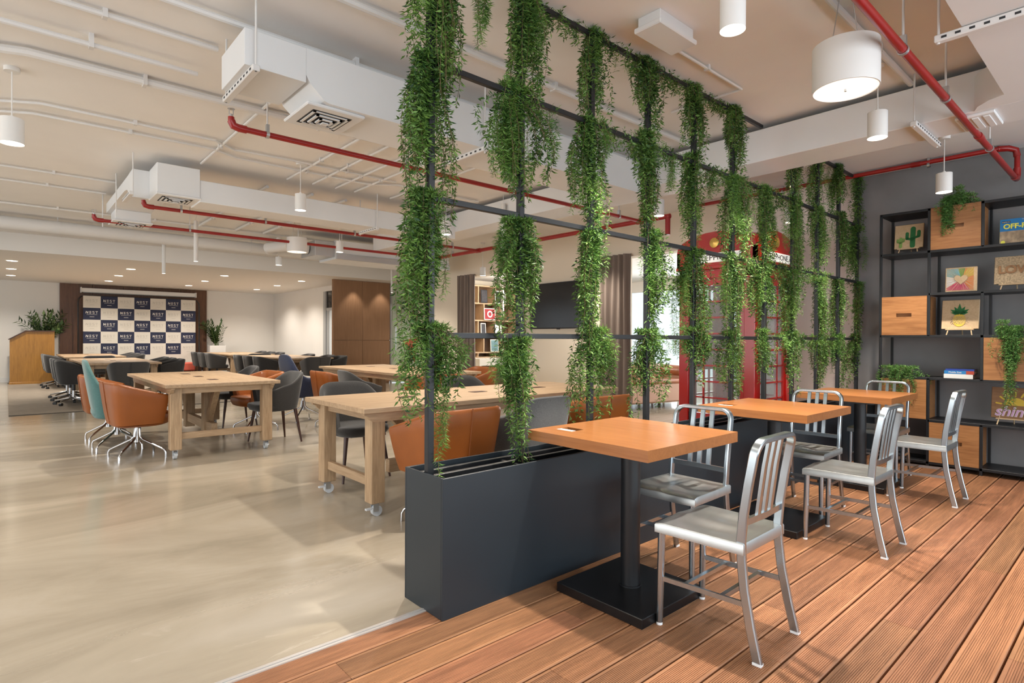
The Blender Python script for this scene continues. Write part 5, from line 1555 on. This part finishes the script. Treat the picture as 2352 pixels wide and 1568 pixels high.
# off-road book standing in the top row
t = thing('cover_book', 'blue OFF-ROAD guide book standing face out on the top row', 'book', (6.9, 0.815, RZS[5] + 0.009))
t.rotation_euler = (0, 0.10, 0)
MB().box(0, 0.025, -0.17, 0.17, 0, 0.245, 0.002).build('cover', 'book_blue', t)
MB().box(0.003, 0.022, 0.165, 0.171, 0.003, 0.242).build('pages', 'book_yellow', t)
MB().box(-0.0015, 0.0005, -0.168, 0.168, 0.004, 0.13).build('photo', 'book_sand', t)
text('title', 'OFF-ROAD', 0.062, 'book_yellow', t, (-0.002, -0.005, 0.172), (R(90), 0, R(-90)), 0.001, bold=0.002, sx=0.98)
MB().box(-0.002, 0.0, 0.095, 0.155, 0.208, 0.225).build('label', 'ink', t)
text('publisher', 'explorer', 0.016, 'paper', t, (-0.003, 0.125, 0.2165), (R(90), 0, R(-90)), 0.0005)
text('subtitle', 'UAE', 0.016, 'paper', t, (-0.003, 0.0, 0.232), (R(90), 0, R(-90)), 0.0005)
MB().cyl((-0.002, 0.145, 0.03), (0.0, 0.145, 0.03), 0.016, n=18).build('badge', 'book_yellow', t)
# stacked books
for lb, z, th, m, ln, yo in (('white thick book at the bottom of the small stack', 0.0, 0.042, 'paper', 0.225, 0.0), ('blue spined travel guide in the middle of the small stack', 0.042, 0.032, 'book_blue', 0.23, -0.006), ('thin navy book on top of the small stack', 0.074, 0.016, 'book_navy', 0.22, -0.012)):
    t = thing('lying_book', lb, 'book', (6.83, 1.27 + yo, RZS[2] + 0.0085 + z), group='books stacked on the shelf')
    MB().box(0.0, 0.16, -ln / 2, ln / 2, 0, 0.003).box(0.0, 0.16, -ln / 2, ln / 2, th - 0.003, th).box(0, 0.004, -ln / 2, ln / 2, 0.003, th - 0.003).build('cover', m, t)
    MB().box(0.004, 0.156, -ln / 2 + 0.004, ln / 2 - 0.004, 0.003, th - 0.003).build('pages', 'paper', t)
    if m == 'book_blue':
        MB().box(-0.001, 0.0005, -ln / 2, -ln / 2 + 0.06, 0.0, th).build('spine_block', 'book_red', t)
        text('title', 'Middle East', 0.022, 'paper', t, (-0.001, 0.03, th / 2), (R(90), 0, R(-90)), 0.0004)
    if m == 'paper': text('title', 'THE GRAND TOUR', 0.02, 'frame_grey', t, (-0.001, 0.0, th / 2), (R(90), 0, R(-90)), 0.0004) if False else None
def shelf_fern(label, x, y, z, seed, cfgs):
    rng = np.random.default_rng(seed)
    t = thing('trailing_fern', label, 'plant', (x, y, z), group='ferns on the display shelf')
    for dx, dy, dz, n, L, sx, sy, stx, sty in cfgs:
        P, T, pl = strands(rng, n, L, sx, sy, stx, sty, 0.010)
        P = P + np.array([dx, dy, dz]); pl = [q + np.array([dx, dy, dz]) for q in pl]
        p, d, s, l, w = foliage(rng, P, T, 4, 0.026, 0.20, 0.95)
        me = leaf_mesh('foliage', p, d, s, l, w, tint_of(rng, len(p), p))
        obj('foliage', me, 'leaf_shelf', t, kind='stuff')
        obj('stem', stem_mesh(pl), 'stem', t)
    MB().lathe([(0.05, -0.02), (0.065, -0.02 + 0.0), (0.07, 0.05), (0.06, 0.05)], 16).build('pot', 'soil', t, loc=(0.10, 0, 0))
    return t
shelf_fern('fern spilling over the top crate of the shelf', 6.80, 1.26, 2.56, 51, [(-0.02, 0, 0.05, 44, 0.22, 0.06, 0.14, 0.04, 0.10), (-0.05, 0.09, 0.03, 16, 0.44, 0.02, 0.06, 0.01, 0.03), (-0.02, 0.02, 0.13, 16, 0.16, 0.04, 0.06, 0.03, 0.04)])
shelf_fern('long fern trailing down the front of the right hand crate', 6.80, 0.86, 1.31, 52, [(-0.02, 0, 0.05, 44, 0.36, 0.06, 0.11, 0.04, 0.10), (-0.06, 0.02, 0.03, 18, 0.64, 0.03, 0.05, 0.01, 0.04), (-0.02, 0.07, 0.10, 12, 0.20, 0.04, 0.06, 0.03, 0.04)])
shelf_fern('bushy fern on the crate behind the farthest metal chair', 6.80, 1.75, 0.90, 53, [(-0.01, 0, 0.07, 44, 0.26, 0.07, 0.16, 0.05, 0.15), (-0.05, -0.02, 0.05, 16, 0.38, 0.04, 0.10, 0.02, 0.08)])
